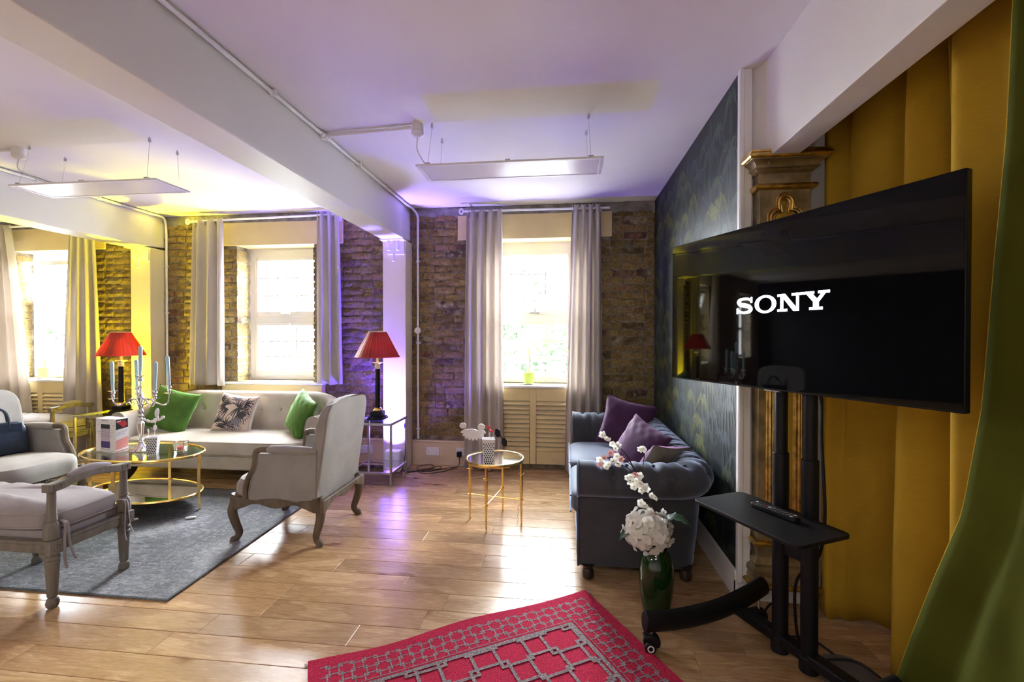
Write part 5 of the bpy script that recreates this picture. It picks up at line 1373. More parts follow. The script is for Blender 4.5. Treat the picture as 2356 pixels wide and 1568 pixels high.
def lamp(label, x, y, z):
    t = thing('table_lamp', label, 'lamp', (x, y, z), 0, 'red shaded table lamps')
    obj('plinth', G().box(-0.078, 0.078, -0.078, 0.078, 0, 0.022).box(-0.070, 0.070, -0.070, 0.070, 0.022, 0.036).box(-0.056, 0.056, -0.056, 0.056, 0.036, 0.082), BLACKPL, t, bevel=0.005)
    obj('collar', G().lathe([(0.040, 0.082), (0.046, 0.090), (0.040, 0.100), (0.030, 0.110), (0.034, 0.116), (0.027, 0.120)], 20), GOLD, t)
    obj('column', G().lathe([(0.025, 0.12), (0.024, 0.30), (0.023, 0.50)], 20), BLACKPL, t)
    obj('capital', G().lathe([(0.023, 0.50), (0.026, 0.502), (0.026, 0.545), (0.024, 0.550), (0.052, 0.560), (0.054, 0.566), (0.014, 0.568)], 20), IVORY, t)
    obj('socket', G().lathe([(0.012, 0.566), (0.013, 0.60), (0.012, 0.64)], 12), IVORY, t)
    obj('bulb', G().lathe([(0.010, 0.64), (0.022, 0.665), (0.028, 0.69), (0.022, 0.715), (0.0, 0.726)], 14), BULB, t)
    zb, zt, rb, rt = 0.620, 0.868, 0.215, 0.086; n = 192; vs = []; fs = []
    zs = [0, 0.15, 0.4, 0.7, 1.0]
    for q in zs:
        for i in range(n):
            a = 2*PI*i/n; r0 = lerp(rb, rt, q); p = 1+(0.010+0.022*q)*math.cos(a*32)*(0.7+0.5*math.cos(a*5+1))+0.006*math.cos(a*7+q*3)
            vs.append((r0*p*math.cos(a), r0*p*math.sin(a), lerp(zb, zt, q)))
    for j in range(4):
        for i in range(n): fs.append((j*n+i, j*n+(i+1) % n, (j+1)*n+(i+1) % n, (j+1)*n+i))
    sh = obj('shade', G().add(vs, fs), REDSHADE, t, angle=80)
    obj('shade_rim', G().tube([(rt*1.01*math.cos(2*PI*i/40), rt*1.01*math.sin(2*PI*i/40), zt) for i in range(40)], 0.004, 6, closed=True), IVORY, sh)
    obj('shade_rim', G().tube([(rb*math.cos(2*PI*i/48), rb*math.sin(2*PI*i/48), zb) for i in range(48)], 0.004, 6, closed=True), REDINK, sh)
    for k in range(3):
        a = 2*PI*k/3+0.4
        obj('spoke', G().tube([(0, 0, 0.80), (0.118*math.cos(a), 0.118*math.sin(a), 0.80)], 0.002, 5), GOLD, sh)
    obj('harp', G().tube(spline([(0.012, 0, 0.60), (0.045, 0, 0.66), (0.035, 0, 0.76), (0, 0, 0.80), (-0.035, 0, 0.76), (-0.045, 0, 0.66), (-0.012, 0, 0.60)], 5), 0.002, 5), GOLD, t)
    point('lamp_bulb_light', (x, y, z+0.695), 1.6, (1.0, 0.62, 0.26), 0.03)
    return t
lamp('red pleated lamp on the glass table beside the blue lit column', -1.850, 4.335, 0.60)
lamp('red pleated lamp on the glass table before the yellow lit column', -4.745, 4.375, 0.60)
def uplighter(label, x, y):
    t = thing('uplighter', label, 'light', (x, y, 0))
    obj('housing', G().box(-0.085, 0.085, -0.055, 0.055, 0.0, 0.225), PVC, t, bevel=0.02, seg=3)
    obj('lens', G().box(-0.06, 0.06, -0.035, 0.035, 0.225, 0.228), CLEARGLASS, t)
uplighter('white uplighter box at the foot of the blue lit column', -1.800, 4.625)
uplighter('white uplighter box at the foot of the yellow lit column', -4.84, 4.625)

# ---- sockets, plug and cables
def socket(label, x, z=0.158, w=0.150, rocker=True):
    t = thing('wall_socket', label, 'socket', (x, YB-0.030, z))
    obj('plate', G().box(-w/2, w/2, -0.010, 0.0, -0.045, 0.045), PVC, t, bevel=0.003)
    for k in ((-1, 1) if w > 0.1 else (0,)):
        obj('switch', G().box(k*0.045-0.006, k*0.045+0.006, -0.0135, -0.010, 0.018, 0.034), PVC, t, bevel=0.001)
        for dx_ in (-0.010, 0.010): obj('pin_hole', G().box(k*0.04+dx_-0.004, k*0.04+dx_+0.004, -0.0104, -0.0100, -0.022, -0.017), GREYINK, t, smooth=False)
        obj('pin_hole', G().box(k*0.04-0.003, k*0.04+0.003, -0.0104, -0.0100, -0.008, 0.002), GREYINK, t, smooth=False)
    return t
socket('white double socket on the skirting left of the long curtain', -1.450)
socket('white socket holding the black plug beside the curtain hem', -1.137, w=0.092)
socket('white double socket on the skirting seen through the glass side table', -2.215)
t = thing('plug', 'black plug in the socket beside the curtain hem', 'plug', (-1.145, YB-0.040, 0.135))
obj('body', G().box(-0.026, 0.026, -0.038, 0.0, -0.026, 0.030), BLACKPL, t, bevel=0.007)
obj('strain_relief', G().tube([(0, -0.018, -0.024), (0, -0.018, -0.050)], [0.007, 0.0045], 8), BLACKPL, t)
obj('cord', G().tube(spline([(0, -0.018, -0.05), (0.0, -0.022, -0.10), (-0.02, -0.04, -0.126), (-0.11, -0.09, -0.131), (-0.20, -0.16, -0.131), (-0.30, -0.24, -0.131), (-0.40, -0.20, -0.131), (-0.44, -0.10, -0.125), (-0.32, -0.03, -0.115), (-0.26, -0.10, -0.131), (-0.36, -0.22, -0.131), (-0.48, -0.30, -0.131), (-0.52, -0.38, -0.131), (-0.50, -0.33, 0.05), (-0.505, -0.31, 0.30), (-0.505, -0.29, 0.455)], 8), 0.0035, 6), BLACKPL, t)
obj('inline_switch', G().ball((-0.505, -0.31, 0.36), 0.02, 8, (0.6, 0.6, 1.6)), INDIGO, t)
t = thing('cable', 'second thin black cable looping on the floor below the socket', 'cable', (-1.45, 4.70, 0))
obj('cord', G().tube(spline([(-0.24, -0.08, 0.004), (-0.12, -0.06, 0.004), (0.0, 0.06, 0.004), (0.10, 0.12, 0.010), (0.12, 0.05, 0.004), (0.0, -0.02, 0.004), (-0.08, -0.08, 0.004), (0.02, -0.14, 0.004), (0.16, -0.06, 0.004), (0.25, 0.06, 0.004), (0.30, 0.10, 0.004)], 8), 0.0035, 6), BLACKPL, t)

# ---- small round gold table
t = thing('side_table', 'small round gold table with a mirror top and crossed stretchers', 'table', (-0.535, 3.445, 0)); ZG = 0.492
obj('top_rim', G().lathe([(0.206, ZG-0.022), (0.222, ZG-0.022), (0.226, ZG-0.011), (0.222, ZG+0.004), (0.214, ZG+0.004), (0.208, ZG-0.002)], 64), GOLD, t)
obj('mirror_top', G().lathe([(0.0, ZG-0.012), (0.212, ZG-0.012), (0.212, ZG-0.001), (0.0, ZG)], 64), MIRROR, t)
lp = [(-0.749, 3.471), (-0.567, 3.217), (-0.309, 3.383), (-0.498, 3.661)]
for (X, Y) in lp:
    X += 0.535; Y -= 3.445
    l = G().lathe([(0.005, 0.0), (0.0075, 0.006), (0.008, 0.012), (0.004, 0.020), (0.0065, 0.024), (0.0095, 0.19), (0.010, 0.195), (0.0145, 0.199), (0.010, 0.204), (0.0115, 0.21), (0.0125, 0.385), (0.0165, 0.390), (0.0165, 0.396), (0.0125, 0.400), (0.0135, ZG-0.02)], 14, (X*0.93, Y*0.93, 0))
    o = obj('leg', l, GOLD, t, angle=30)
    kn = G()
    for sg in (-1, 1): kn.ball((X*0.93+sg*0.017, Y*0.93, 0.393), 0.006, 5).ball((X*0.93+sg*0.013, Y*0.93, 0.199), 0.0045, 5)
    obj('knob', kn, GOLD, o)
for a, b in ((0, 2), (1, 3)):
    pa = (lp[a][0]+0.535, lp[a][1]-3.445); pb = (lp[b][0]+0.535, lp[b][1]-3.445)
    obj('stretcher', G().tube([(pa[0]*0.93, pa[1]*0.93, 0.199), (pb[0]*0.93, pb[1]*0.93, 0.199)], 0.0055, 8), GOLD, t)
# two caster cups left on the rug
for (X, Y, nm) in ((-2.886, 3.205, 'small white plastic clip on the grey rug below the gold coffee table leg'), (-3.30, 3.12, 'small white plastic clip half hidden behind the foreground bench leg')):
    t = thing('clip', nm, 'clip', (X, Y, 0.008), R(25))
    obj('body', G().box(-0.032, 0.022, -0.012, 0.012, 0, 0.016), PVC, t, bevel=0.006, seg=3)
    obj('end', G().ball((0.026, 0, 0.009), 0.0125, 7, (1.2, 1, 0.7)), PVC, t)

# ================================================================ RUGS
t = thing('rug', 'distressed grey rug under the gold coffee table and foreground bench', 'rug', (-3.9, 3.05, 0))
g = G()
x0, x1, y0, y1 = -5.55, -2.125, 2.195, 4.02
q = [(x0, y0), (-2.118, y0+0.0), (-2.195, 3.56), (x0, 4.05)]
q = [(x0, 2.205), (-2.118, 2.197), (-2.185, 3.86), (x0, 3.90)]
loc = [(a+3.9, b-3.05) for a, b in q]
obj('pile', G().prism(loc, lambda p: (p[0], p[1], 0.001), lambda p: (p[0]*0.9985, p[1]*0.9975, 0.008)), RUGGREY, t, smooth=False)
def edge_strip(g, poly, ins0, ins1, z):
    n = len(poly); c = (sum(p[0] for p in poly)/n, sum(p[1] for p in poly)/n)
    def off(p, d): return (p[0]-d*(1 if p[0] > c[0] else -1), p[1]-d*(1 if p[1] > c[1] else -1), z)
    for i in range(n):
        a, b = poly[i], poly[(i+1) % n]; g.add([off(a, ins0), off(b, ins0), off(b, ins1), off(a, ins1)], [(0,1,2,3)])
gb = G(); edge_strip(gb, loc, -0.004, 0.010, 0.0086); obj('binding', gb, RUGEDGE, t, raw=True, smooth=False)
RUGPALE = M('rug_pale_thread', (0.27, 0.27, 0.275), 0.8, var=0.75, vscale=45, col2=(0.10, 0.105, 0.115), spec=0.2)
gl = G()
for d in (0.07, 0.085, 0.20, 0.225, 0.245, 0.40, 0.415): edge_strip(gl, loc, d, d+0.006, 0.0081+d*0.0002)
# greek key band
kz = [0.0084]
def keyrun(a, b, inward, d, s):
    a = Vector((a[0], a[1], 0)); b = Vector((b[0], b[1], 0)); u = (b-a).normalized(); v = Vector(inward); L = (b-a).length; k = d
    while k < L-d-s:
        for (u0, u1, v0, v1) in ((0, .8, 0, .12), (0, .12, 0, .8), (0, .8, .68, .8), (.68, .8, .3, .8), (.3, .8, .3, .42)):
            P = [a+u*(k+uu*s)+v*(d+vv*s) for uu, vv in ((u0, v0), (u1, v0), (u1, v1), (u0, v1))]
            kz[0] += 0.0000015; gl.add([(p.x, p.y, kz[0]) for p in P], [(0,1,2,3)])
        k += s
keyrun(loc[0], loc[1], (0, 1, 0), 0.27, 0.10); keyrun(loc[1], loc[2], (-1, 0, 0), 0.27, 0.10)
obj('border_lines', gl, RUGPALE, t, raw=True, smooth=False, kind='stuff')

U = Vector((-0.861, -0.508, 0)); V = Vector((0.508, -0.861, 0)); U.normalize(); V.normalize()
t = thing('rug', 'red rug with interlocking grey squares in the foreground', 'rug', (0.11, 2.553, 0), math.atan2(U.y, U.x))
# local x runs along the short edge, local y away from the room's far wall (towards the camera)
LW, LL = 1.408, 2.3
def rz(x, y):
    e = max(0.0, 1-y/0.10); r2 = max(0.0, 1-x/0.08)
    return 0.007+0.006*e*(0.5+0.5*math.sin(x*9.5+0.6))+0.003*r2*(0.5+0.5*math.sin(y*8))
def rw(x, y):      # gentle wander of the woven edge
    e = max(0.0, 1-y/0.25)
    return y+0.012*math.sin(x*7.0+0.4)*e
SY = 1 if (Matrix.Rotation(math.atan2(U.y, U.x), 3, 'Z') @ Vector((0,1,0))).dot(V) > 0 else -1
def rp(x, y, dz=0): yy = rw(x, y); return (x, SY*yy, rz(x, y)+dz)
g = G().grid(lambda u, v: rp(u*LW, v*LL), 60, 70)
k = len(g.v)
rim = [rp(i/59*LW, 0) for i in range(60)]; g.add(rim+[(p[0], p[1], 0.0005) for p in rim], [(i, i+1, 61+i, 60+i) for i in range(59)])
rim = [rp(0, i/69*LL) for i in range(70)]; g.add(rim+[(p[0], p[1], 0.0005) for p in rim], [(i, i+1, 71+i, 70+i) for i in range(69)])
rim = [rp(LW, i/69*LL) for i in range(70)]; g.add(rim+[(p[0], p[1], 0.0005) for p in rim], [(i, i+1, 71+i, 70+i) for i in range(69)])
obj('pile', g, REDRUG, t, angle=60)
gp = G()
bz = [0.0006]
def bar(x0, x1, y0, y1):
    dz = bz[0]; bz[0] += 0.0000015
    nx = max(1, int(abs(x1-x0)/0.05)); ny = max(1, int(abs(y1-y0)/0.05))
    for i in range(nx):
        for j in range(ny):
            a, b, c, d = lerp(x0, x1, i/nx), lerp(x0, x1, (i+1)/nx), lerp(y0, y1, j/ny), lerp(y0, y1, (j+1)/ny)
            gp.add([rp(a, c, dz), rp(b, c, dz), rp(b, d, dz), rp(a, d, dz)], [(0,1,2,3)])
def sqo(x0, y0, x1, y1, w, lim):
    X0, Y0, X1, Y1 = lim
    for (a, b, c, d) in ((x0, x1, y0, y0+w), (x0, x1, y1-w, y1), (x0, x0+w, y0+w, y1-w), (x1-w, x1, y0+w, y1-w)):
        a2, b2, c2, d2 = max(a, X0), min(b, X1), max(c, Y0), min(d, Y1)
        if b2 > a2+1e-4 and d2 > c2+1e-4: bar(a2, b2, c2, d2)
def chain(lim, T, s, w, ox, oy, big=0.0, link=0.3):
    X0, Y0, X1, Y1 = lim
    for j in range(-1, int((Y1-Y0)/(T/2))+2):
        for i in range(-1, int((X1-X0)/T)+2):
            x = X0+ox+i*T+(T/2 if j % 2 else 0); y = Y0+oy+j*T/2
            k = s*(1+big*(1 if (i+2*j) % 3 == 0 else -0.5))
            sqo(x-k/2, y-k/2, x+k/2, y+k/2, w, lim)
            l = s*link
            if l <= 0: continue
            for (qx, qy) in ((1, 1), (-1, 1)): sqo(x+qx*T/4-l/2, y+qy*T/4-l/2, x+qx*T/4+l/2, y+qy*T/4+l/2, w*0.8, lim)
fw0 = 0.215
# narrow border of two staggered rows, then a grey band, then the field of large squares
chain((0.05, 0.050, LW-0.05, 0.195), 0.098, 0.066, 0.0065, 0.03, 0.040)
chain((0.05, 0.205, 0.195, LL), 0.098, 0.066, 0.0065, 0.040, 0.03)
chain((LW-0.195, 0.205, LW-0.05, LL), 0.098, 0.066, 0.0065, 0.040, 0.03)
bar(0.203, LW-0.203, 0.200, 0.204); bar(0.200, 0.204, 0.200, LL); bar(LW-0.204, LW-0.200, 0.200, LL)
bar(fw0, LW-fw0, fw0, fw0+0.020); bar(fw0, fw0+0.020, fw0, LL); bar(LW-fw0-0.020, LW-fw0, fw0, LL)
chain((fw0+0.019, fw0+0.019, LW-fw0-0.019, LL), 0.250, 0.166, 0.0150, 0.09, 0.060, 0.10, 0.0)
obj('woven_squares', gp, RUGLINE, t, raw=True, smooth=False, kind='stuff', label='grey interlocking squares')
tl = G()
for k in range(7): tl.tube([(0.0, 0, 0.006), (-0.012-0.004*(k % 3), SY*(-0.010+0.006*k), 0.004)], 0.002, 4)
for k in range(5): tl.tube([(LW, 0, 0.006), (LW+0.012, SY*(-0.008+0.006*k), 0.004)], 0.002, 4)
obj('corner_tassel', tl, FRINGE, t, raw=True)

# ================================================================ VASE AND FLOWERS
vx, vy = 0.462, 2.372
t = thing('vase', 'tall bottle green glass vase on the floor in front of the slate sofa', 'vase', (vx, vy, 0))
obj('glass', G().lathe([(0.0, 0.0), (0.052, 0.0), (0.060, 0.006), (0.070, 0.05), (0.080, 0.12), (0.0855, 0.19), (0.085, 0.25), (0.077, 0.295), (0.062, 0.325), (0.052, 0.340), (0.050, 0.350), (0.046, 0.350), (0.046, 0.338), (0.058, 0.318), (0.072, 0.290), (0.078, 0.25), (0.078, 0.19), (0.070, 0.10), (0.058, 0.03), (0.0, 0.025)], 40), GREENGLASS, t)
def floret_mesh(name, r, cup):
    g = G()
    for q in range(4):
        a0 = q*PI/2; M_ = Matrix.Rotation(a0, 3, 'Z')
        def f(u, v):
            s = u*r; wd = r*0.62*math.sin(PI*min(0.97, 0.12+u*0.80))**0.7*(v-0.5)*2
            z = cup*(u**2)*r-0.25*cup*r*abs(v-0.5)**2*4*u
            return tuple(M_ @ Vector((s, wd, z)))
        g.grid(f, 5, 4)
    g.mat(1).ball((0, 0, 0.002), r*0.10, 4)
    return mesh(name, g, [PETAL, PETALC], True, 70)
fm = [floret_mesh('floret', 0.027, 0.35), floret_mesh('floret', 0.024, -0.25), floret_mesh('floret', 0.030, 0.15)]
hc = Vector((-0.045, -0.012, 0.443))
t = thing('hydrangea', 'white hydrangea head with green leaves in the bottle green vase', 'flower', (vx, vy, 0.0))
obj('stem', G().tube([(0.01, 0, 0.06), (0, 0, 0.30), tuple(hc)], 0.005, 8), LEAF, t)
obj('flower_core', G().ball(tuple(hc), 0.080, 8, (1.1, 1, 0.92)), PETALC, t)
hr = random.Random(4); nf = 92
for i in range(nf):
    z = 1-2*(i+0.5)/nf; a = i*2.399963; rr = math.sqrt(max(0, 1-z*z))
    d = Vector((rr*math.cos(a), rr*math.sin(a), z)); k = hr.uniform(0.90, 1.10)
    p = hc+Vector((d.x*0.110*k, d.y*0.098*k, d.z*0.098*k))
    m_ = fm[hr.randrange(3)]
    nrm = (d+Vector((hr.uniform(-.35,.35), hr.uniform(-.35,.35), hr.uniform(-.25,.35)))).normalized()
    o = obj('floret', m_, None, t, loc=tuple(p)); o.rotation_euler = (nrm.to_track_quat('Z', 'Y') @ Euler((0, 0, hr.uniform(0, 6.28))).to_quaternion()).to_euler()
def hleaf(base, d, L, wd, droop):
    d = Vector(d).normalized(); side = d.cross(Vector((0,0,1))).normalized(); g = G()
    def f(u, v):
        p = Vector(base)+d*(u*L); w = wd*math.sin(PI*min(0.985, 0.06+u*0.92))**0.8*(v-0.5)*2
        p += side*w; p.z += 0.03*math.sin(u*PI)-droop*u*u+abs(v-0.5)*0.02+0.004*math.sin(u*30)*abs(v-0.5)*2
        return tuple(p)
    obj('leaf', g.grid(f, 14, 7), LEAF, t)
hleaf((0.015, -0.01, 0.475), (0.80, -0.25, 0.20), 0.155, 0.048, 0.035)
hleaf((-0.10, -0.02, 0.41), (-0.9, -0.3, 0.0), 0.095, 0.035, 0.02)
hleaf((0.02, 0.03, 0.45), (0.2, 0.9, 0.3), 0.12, 0.04, 0.03)
t = thing('blossom_branch', 'artificial cherry blossom branch rising from the bottle green vase', 'flower', (vx, vy, 0.0))
yb = -0.012
def bp(px, py, dy=0): 
    # branch points in the plane of the vase, metres
    return (px, yb+dy, py)
main = spline([bp(0.02, 0.10), bp(0.005, 0.36), bp(-0.003, 0.50), bp(-0.035, 0.60), bp(-0.072, 0.665), bp(-0.100, 0.72), bp(-0.135, 0.79), bp(-0.165, 0.835), bp(-0.205, 0.875), bp(-0.262, 0.925)], 5)
obj('twig', G().tube(main, [lerp(0.006, 0.0022, i/(len(main)-1)) for i in range(len(main))], 7), TWIG, t)
tw = [[bp(-0.095, 0.71), bp(-0.135, 0.745), bp(-0.17, 0.765), bp(-0.225, 0.785)], [bp(-0.115, 0.755), bp(-0.15, 0.785), bp(-0.215, 0.805), bp(-0.255, 0.80)], [bp(-0.072, 0.67), bp(-0.070, 0.76), bp(-0.062, 0.83), bp(-0.075, 0.855)], [bp(0.005, 0.42), bp(0.03, 0.50), bp(0.025, 0.535)], [bp(-0.02, 0.56), bp(-0.06, 0.575), bp(-0.075, 0.58)], [bp(-0.04, 0.61), bp(-0.02, 0.63), bp(-0.008, 0.635)]]
for pts in tw: obj('twig', G().tube(spline(pts, 4), 0.0023, 6), TWIG, t)
def blossom_mesh(col, r):
    g = G()
    for q in range(5):
        M_ = Matrix.Rotation(q*2*PI/5, 3, 'Z')
        g.grid(lambda u, v: tuple(M_ @ Vector((u*r, r*0.50*math.sin(PI*min(0.96, 0.10+0.80*u))**0.7*(v-0.5)*2, 0.35*r*u*u))), 4, 3)
    g.mat(1)
    for q in range(5):
        a = q*1.256+0.6; g.tube([(0,0,0), (math.cos(a)*r*0.3, math.sin(a)*r*0.3, r*0.35)], 0.0007, 4)
    return mesh('blossom', g, [col, STAMEN], True, 70)
bms = [blossom_mesh(PETAL, 0.020), blossom_mesh(PETAL, 0.017), blossom_mesh(PINKPETAL, 0.017)]
spots = [(-0.270, 0.918, 0), (-0.250, 0.898, 0), (-0.225, 0.878, 1), (-0.195, 0.868, 0), (-0.208, 0.850, 1), (-0.232, 0.828, 2), (-0.20, 0.815, 0), (-0.180, 0.800, 2), (-0.262, 0.800, 2), (-0.285, 0.795, 0), (-0.270, 0.778, 1), (-0.240, 0.770, 1), (-0.215, 0.785, 0), (-0.195, 0.772, 0), (-0.285, 0.770, 2), (-0.255, 0.755, 1), (-0.07, 0.858, 0), (-0.082, 0.850, 1), (-0.105, 0.722, 2), (-0.085, 0.715, 0), (-0.125, 0.708, 0), (-0.145, 0.700, 1), (-0.105, 0.690, 0), (-0.135, 0.685, 1), (-0.095, 0.672, 0), (-0.080, 0.680, 0), (-0.115, 0.660, 0), (-0.060, 0.665, 0), (-0.050, 0.650, 1), (-0.075, 0.645, 0), (-0.030, 0.620, 1), (-0.008, 0.612, 1), (-0.082, 0.583, 0), (-0.065, 0.570, 1), (-0.03, 0.545, 0), (-0.022, 0.53, 2), (0.028, 0.535, 0), (0.012, 0.505, 1), (0.020, 0.49, 1)]
for (px, pz, m_) in spots:
    nrm = Vector((hr.uniform(-0.8, 0.5), -1.0+hr.uniform(-0.2, 0.6), hr.uniform(-0.3, 0.9)))
    o = obj('blossom', bms[m_], None, t, loc=(px, yb+hr.uniform(-0.018, 0.006), pz)); o.rotation_euler = nrm.to_track_quat('Z', 'Y').to_euler()

# ================================================================ TELEVISION AND STAND
RT = math.atan2(-0.890, 0.455)
t = thing('television', 'large black flat television on the wheeled stand showing a white logo', 'television', (0.871, 2.0, 1.55), RT)
tw_, th_ = 0.6175, 0.3525
obj('bezel', G().box(-tw_, tw_, -0.016, 0.012, -th_, th_), BLACKPL, t, bevel=0.003)
obj('screen', G().box(-tw_+0.003, tw_-0.003, -0.0185, -0.015, -th_+0.007, th_-0.003), SCREEN, t, smooth=False)
obj('rear_housing', G().box(-0.45, 0.45, 0.012, 0.045, -0.33, 0.05), BLACKPL, t, bevel=0.012)
def letter(polys):
    g = G()
    for p in polys: g.prism(p, lambda q: (q[0], -0.0196, q[1]), lambda q: (q[0], -0.0184, q[1]))
    return obj('letter', g, LOGO, t, smooth=False)
def bx2(x0, x1, z0, z1): return [(x0, z0), (x1, z0), (x1, z1), (x0, z1)]
zb_, zt_ = -0.0285, 0.0415
# S
sp_pts = spline([(-0.109, 0.0225, 0), (-0.122, 0.0335, 0), (-0.144, 0.0365, 0), (-0.168, 0.0325, 0), (-0.176, 0.0225, 0), (-0.166, 0.0125, 0), (-0.143, 0.0070, 0), (-0.120, 0.0005, 0), (-0.1115, -0.0105, 0), (-0.123, -0.0215, 0), (-0.146, -0.0245, 0), (-0.168, -0.0205, 0), (-0.180, -0.0085, 0)], 5)
polyS = []; n = len(sp_pts); Lf = []; Rt = []
for i, p in enumerate(sp_pts):
    a = sp_pts[max(0, i-1)]; b = sp_pts[min(n-1, i+1)]; d = (b-a).normalized(); nn = Vector((-d.y, d.x, 0))
    f = i/(n-1); wv = 0.0052+0.0040*math.exp(-((f-0.5)/0.16)**2)+0.0022*math.exp(-((f-0.31)/0.07)**2)+0.0022*math.exp(-((f-0.69)/0.07)**2)
    if f < 0.06 or f > 0.94: wv *= 0.7
    Lf.append(p+nn*wv); Rt.append(p-nn*wv)
for i in range(n-1): polyS.append([(Lf[i].x, Lf[i].y), (Rt[i].x, Rt[i].y), (Rt[i+1].x, Rt[i+1].y), (Lf[i+1].x, Lf[i+1].y)])
letter(polyS+[bx2(-0.1125, -0.1045, 0.0165, zt_), bx2(-0.1865, -0.1785, zb_, -0.0035)])
# O
ov = []; no = 48
for i in range(no):
    a0, a1 = 2*PI*i/no, 2*PI*(i+1)/no; c = (-0.0395, 0.0065)
    ov.append([(c[0]+0.0325*math.cos(a0), c[1]+0.0285*math.sin(a0)), (c[0]+0.0515*math.cos(a0), c[1]+0.0375*math.sin(a0)), (c[0]+0.0515*math.cos(a1), c[1]+0.0375*math.sin(a1)), (c[0]+0.0325*math.cos(a1), c[1]+0.0285*math.sin(a1))])
letter(ov)
# N
letter([bx2(0.018, 0.052, zt_-0.0095, zt_), bx2(0.018, 0.062, zb_, zb_+0.0095), bx2(0.0315, 0.0435, zb_, zt_), [(0.030, zt_), (0.052, zt_), (0.1115, zb_), (0.0885, zb_)], bx2(0.1005, 0.1115, zb_, zt_), bx2(0.081, 0.1255, zt_-0.0095, zt_)])
# Y
letter([bx2(0.127, 0.1725, zt_-0.0095, zt_), bx2(0.188, 0.2315, zt_-0.0095, zt_), [(0.1375, zt_-0.004), (0.1605, zt_-0.004), (0.190, 0.0055), (0.1685, 0.002)], [(0.2055, zt_-0.004), (0.2205, zt_-0.004), (0.190, 0.0), (0.1785, 0.0055)], bx2(0.1685, 0.190, zb_, 0.006), bx2(0.1535, 0.2050, zb_, zb_+0.0095)])
obj('sensor_light', G().box(-0.05, 0.02, -0.010, 0.004, -th_-0.006, -th_), STEEL, t, bevel=0.002)
cg = G().tube(spline([(0.105, 0.05, -0.20), (0.115, 0.10, -0.36), (0.115, 0.108, -0.55), (0.130, 0.108, -0.85), (0.105, 0.105, -1.02), (0.02, 0.095, -1.16), (0.0, 0.13, -1.40), (0.03, 0.16, -1.50), (0.10, 0.18, -1.535)], 7), 0.006, 8)
obj('power_cord', cg, BLACKPL, t)

t = thing('tv_stand', 'black wheeled television stand with two posts and a shelf', 'stand', (0.95, 2.01, 0), RT)
for X in (-0.065, 0.065):
    obj('post', G().tube([(X, 0, 0.09), (X, 0, 0.925)], 0.0315, 16), BLACK, t, bevel=0.002)
    obj('inner_post', G().tube([(X, 0, 0.90), (X, 0, 1.75)], 0.0255, 16), BLACK, t)
    obj('post_foot', G().tube([(X, 0, 0.070), (X, 0, 0.135)], 0.036, 16), BLACK, t, bevel=0.004)
obj('cross_brace', G().box(-0.065, 0.065, -0.012, 0.012, 0.50, 0.565).tube([(-0.02, -0.013, 0.53), (-0.02, 0.013, 0.53)], 0.006, 8).tube([(0.02, -0.013, 0.53), (0.02, 0.013, 0.53)], 0.006, 8), BLACK, t, bevel=0.003)
obj('mount_plate', G().box(-0.20, 0.20, -0.040, -0.022, 1.42, 1.66).box(-0.10, 0.10, -0.026, 0.030, 1.46, 1.62), BLACK, t, bevel=0.003)
obj('cross_beam', G().box(-0.31, 0.33, -0.028, 0.028, 0.105, 0.150), BLACK, t, bevel=0.008)
for sg, X in ((-1, -0.30), (1, 0.32)):
    q_ = 0.0 if sg < 0 else -0.12
    lg = spline([(X+sg*0.045, -0.49, 0.137), (X+sg*0.02, -0.33, 0.128), (X, -0.12, 0.138), (X+sg*0.005, 0.06+q_*0.5, 0.160), (X+sg*0.02, 0.20+q_, 0.182)], 6)
    l = obj('leg', G().tube(lg, 0.046, 18, flat=(0.72, 1.0)), BLACK, t, bevel=0.004)
    for (yy, xx, zt2) in ((-0.455, X+sg*0.04, 0.100), (0.165+q_, X+sg*0.015, 0.140)):
        c = obj('caster', G().tube([(xx, yy, 0.068), (xx, yy, zt2)], 0.0065, 10), STEEL, l)
        rot = Matrix.Rotation(1.1, 3, 'Z')
        hd = G()
        cap = [(-0.036, 0.062), (-0.040, 0.070), (-0.010, 0.078), (0.020, 0.076), (0.036, 0.060), (0.038, 0.036), (0.026, 0.020), (-0.004, 0.030)]
        hd.prism(cap, lambda p: tuple(rot @ Vector((p[0], -0.020, p[1]))+Vector((xx, yy, 0))), lambda p: tuple(rot @ Vector((p[0], 0.020, p[1]))+Vector((xx, yy, 0))))
        obj('caster_hood', hd, BLACKPL, l, bevel=0.006)
        for s2 in (-1, 1):
            wg = G()
            pts = [rot @ Vector((-0.008, s2*0.014, 0.0)), rot @ Vector((-0.008, s2*0.030, 0.0))]
            wg.tube([tuple(p+Vector((xx, yy, 0.026))) for p in pts], 0.0255, 20); obj('wheel', wg, BLACKPL, l, bevel=0.003)
        hb = G()
        for s2 in (-1, 1):
            ring = [tuple(rot @ Vector((-0.008+0.013*math.cos(a), s2*0.0315, 0.026+0.013*math.sin(a)))+Vector((xx, yy, 0))) for a in [2*PI*q/16 for q in range(16)]]
            hb.tube(ring, 0.003, 5, closed=True)
        obj('wheel_hub', hb, PVC, l)
def rrect(x0, x1, y0, y1, r, n=6):
    out = []
    for (cx_, cy_, a0) in ((x1-r, y1-r, 0), (x0+r, y1-r, PI/2), (x0+r, y0+r, PI), (x1-r, y0+r, 1.5*PI)):
        for i in range(n+1): out.append((cx_+r*math.cos(a0+PI/2*i/n), cy_+r*math.sin(a0+PI/2*i/n)))
    return out
obj('shelf', G().prism(rrect(-0.255, 0.245, -0.305, -0.020, 0.030), lambda p: (p[0], p[1], 0.686), lambda p: (p[0], p[1], 0.700)), BLACK, t, bevel=0.002)
obj('shelf_bracket', G().box(-0.085, 0.085, -0.040, 0.030, 0.655, 0.686), BLACK, t, bevel=0.003)

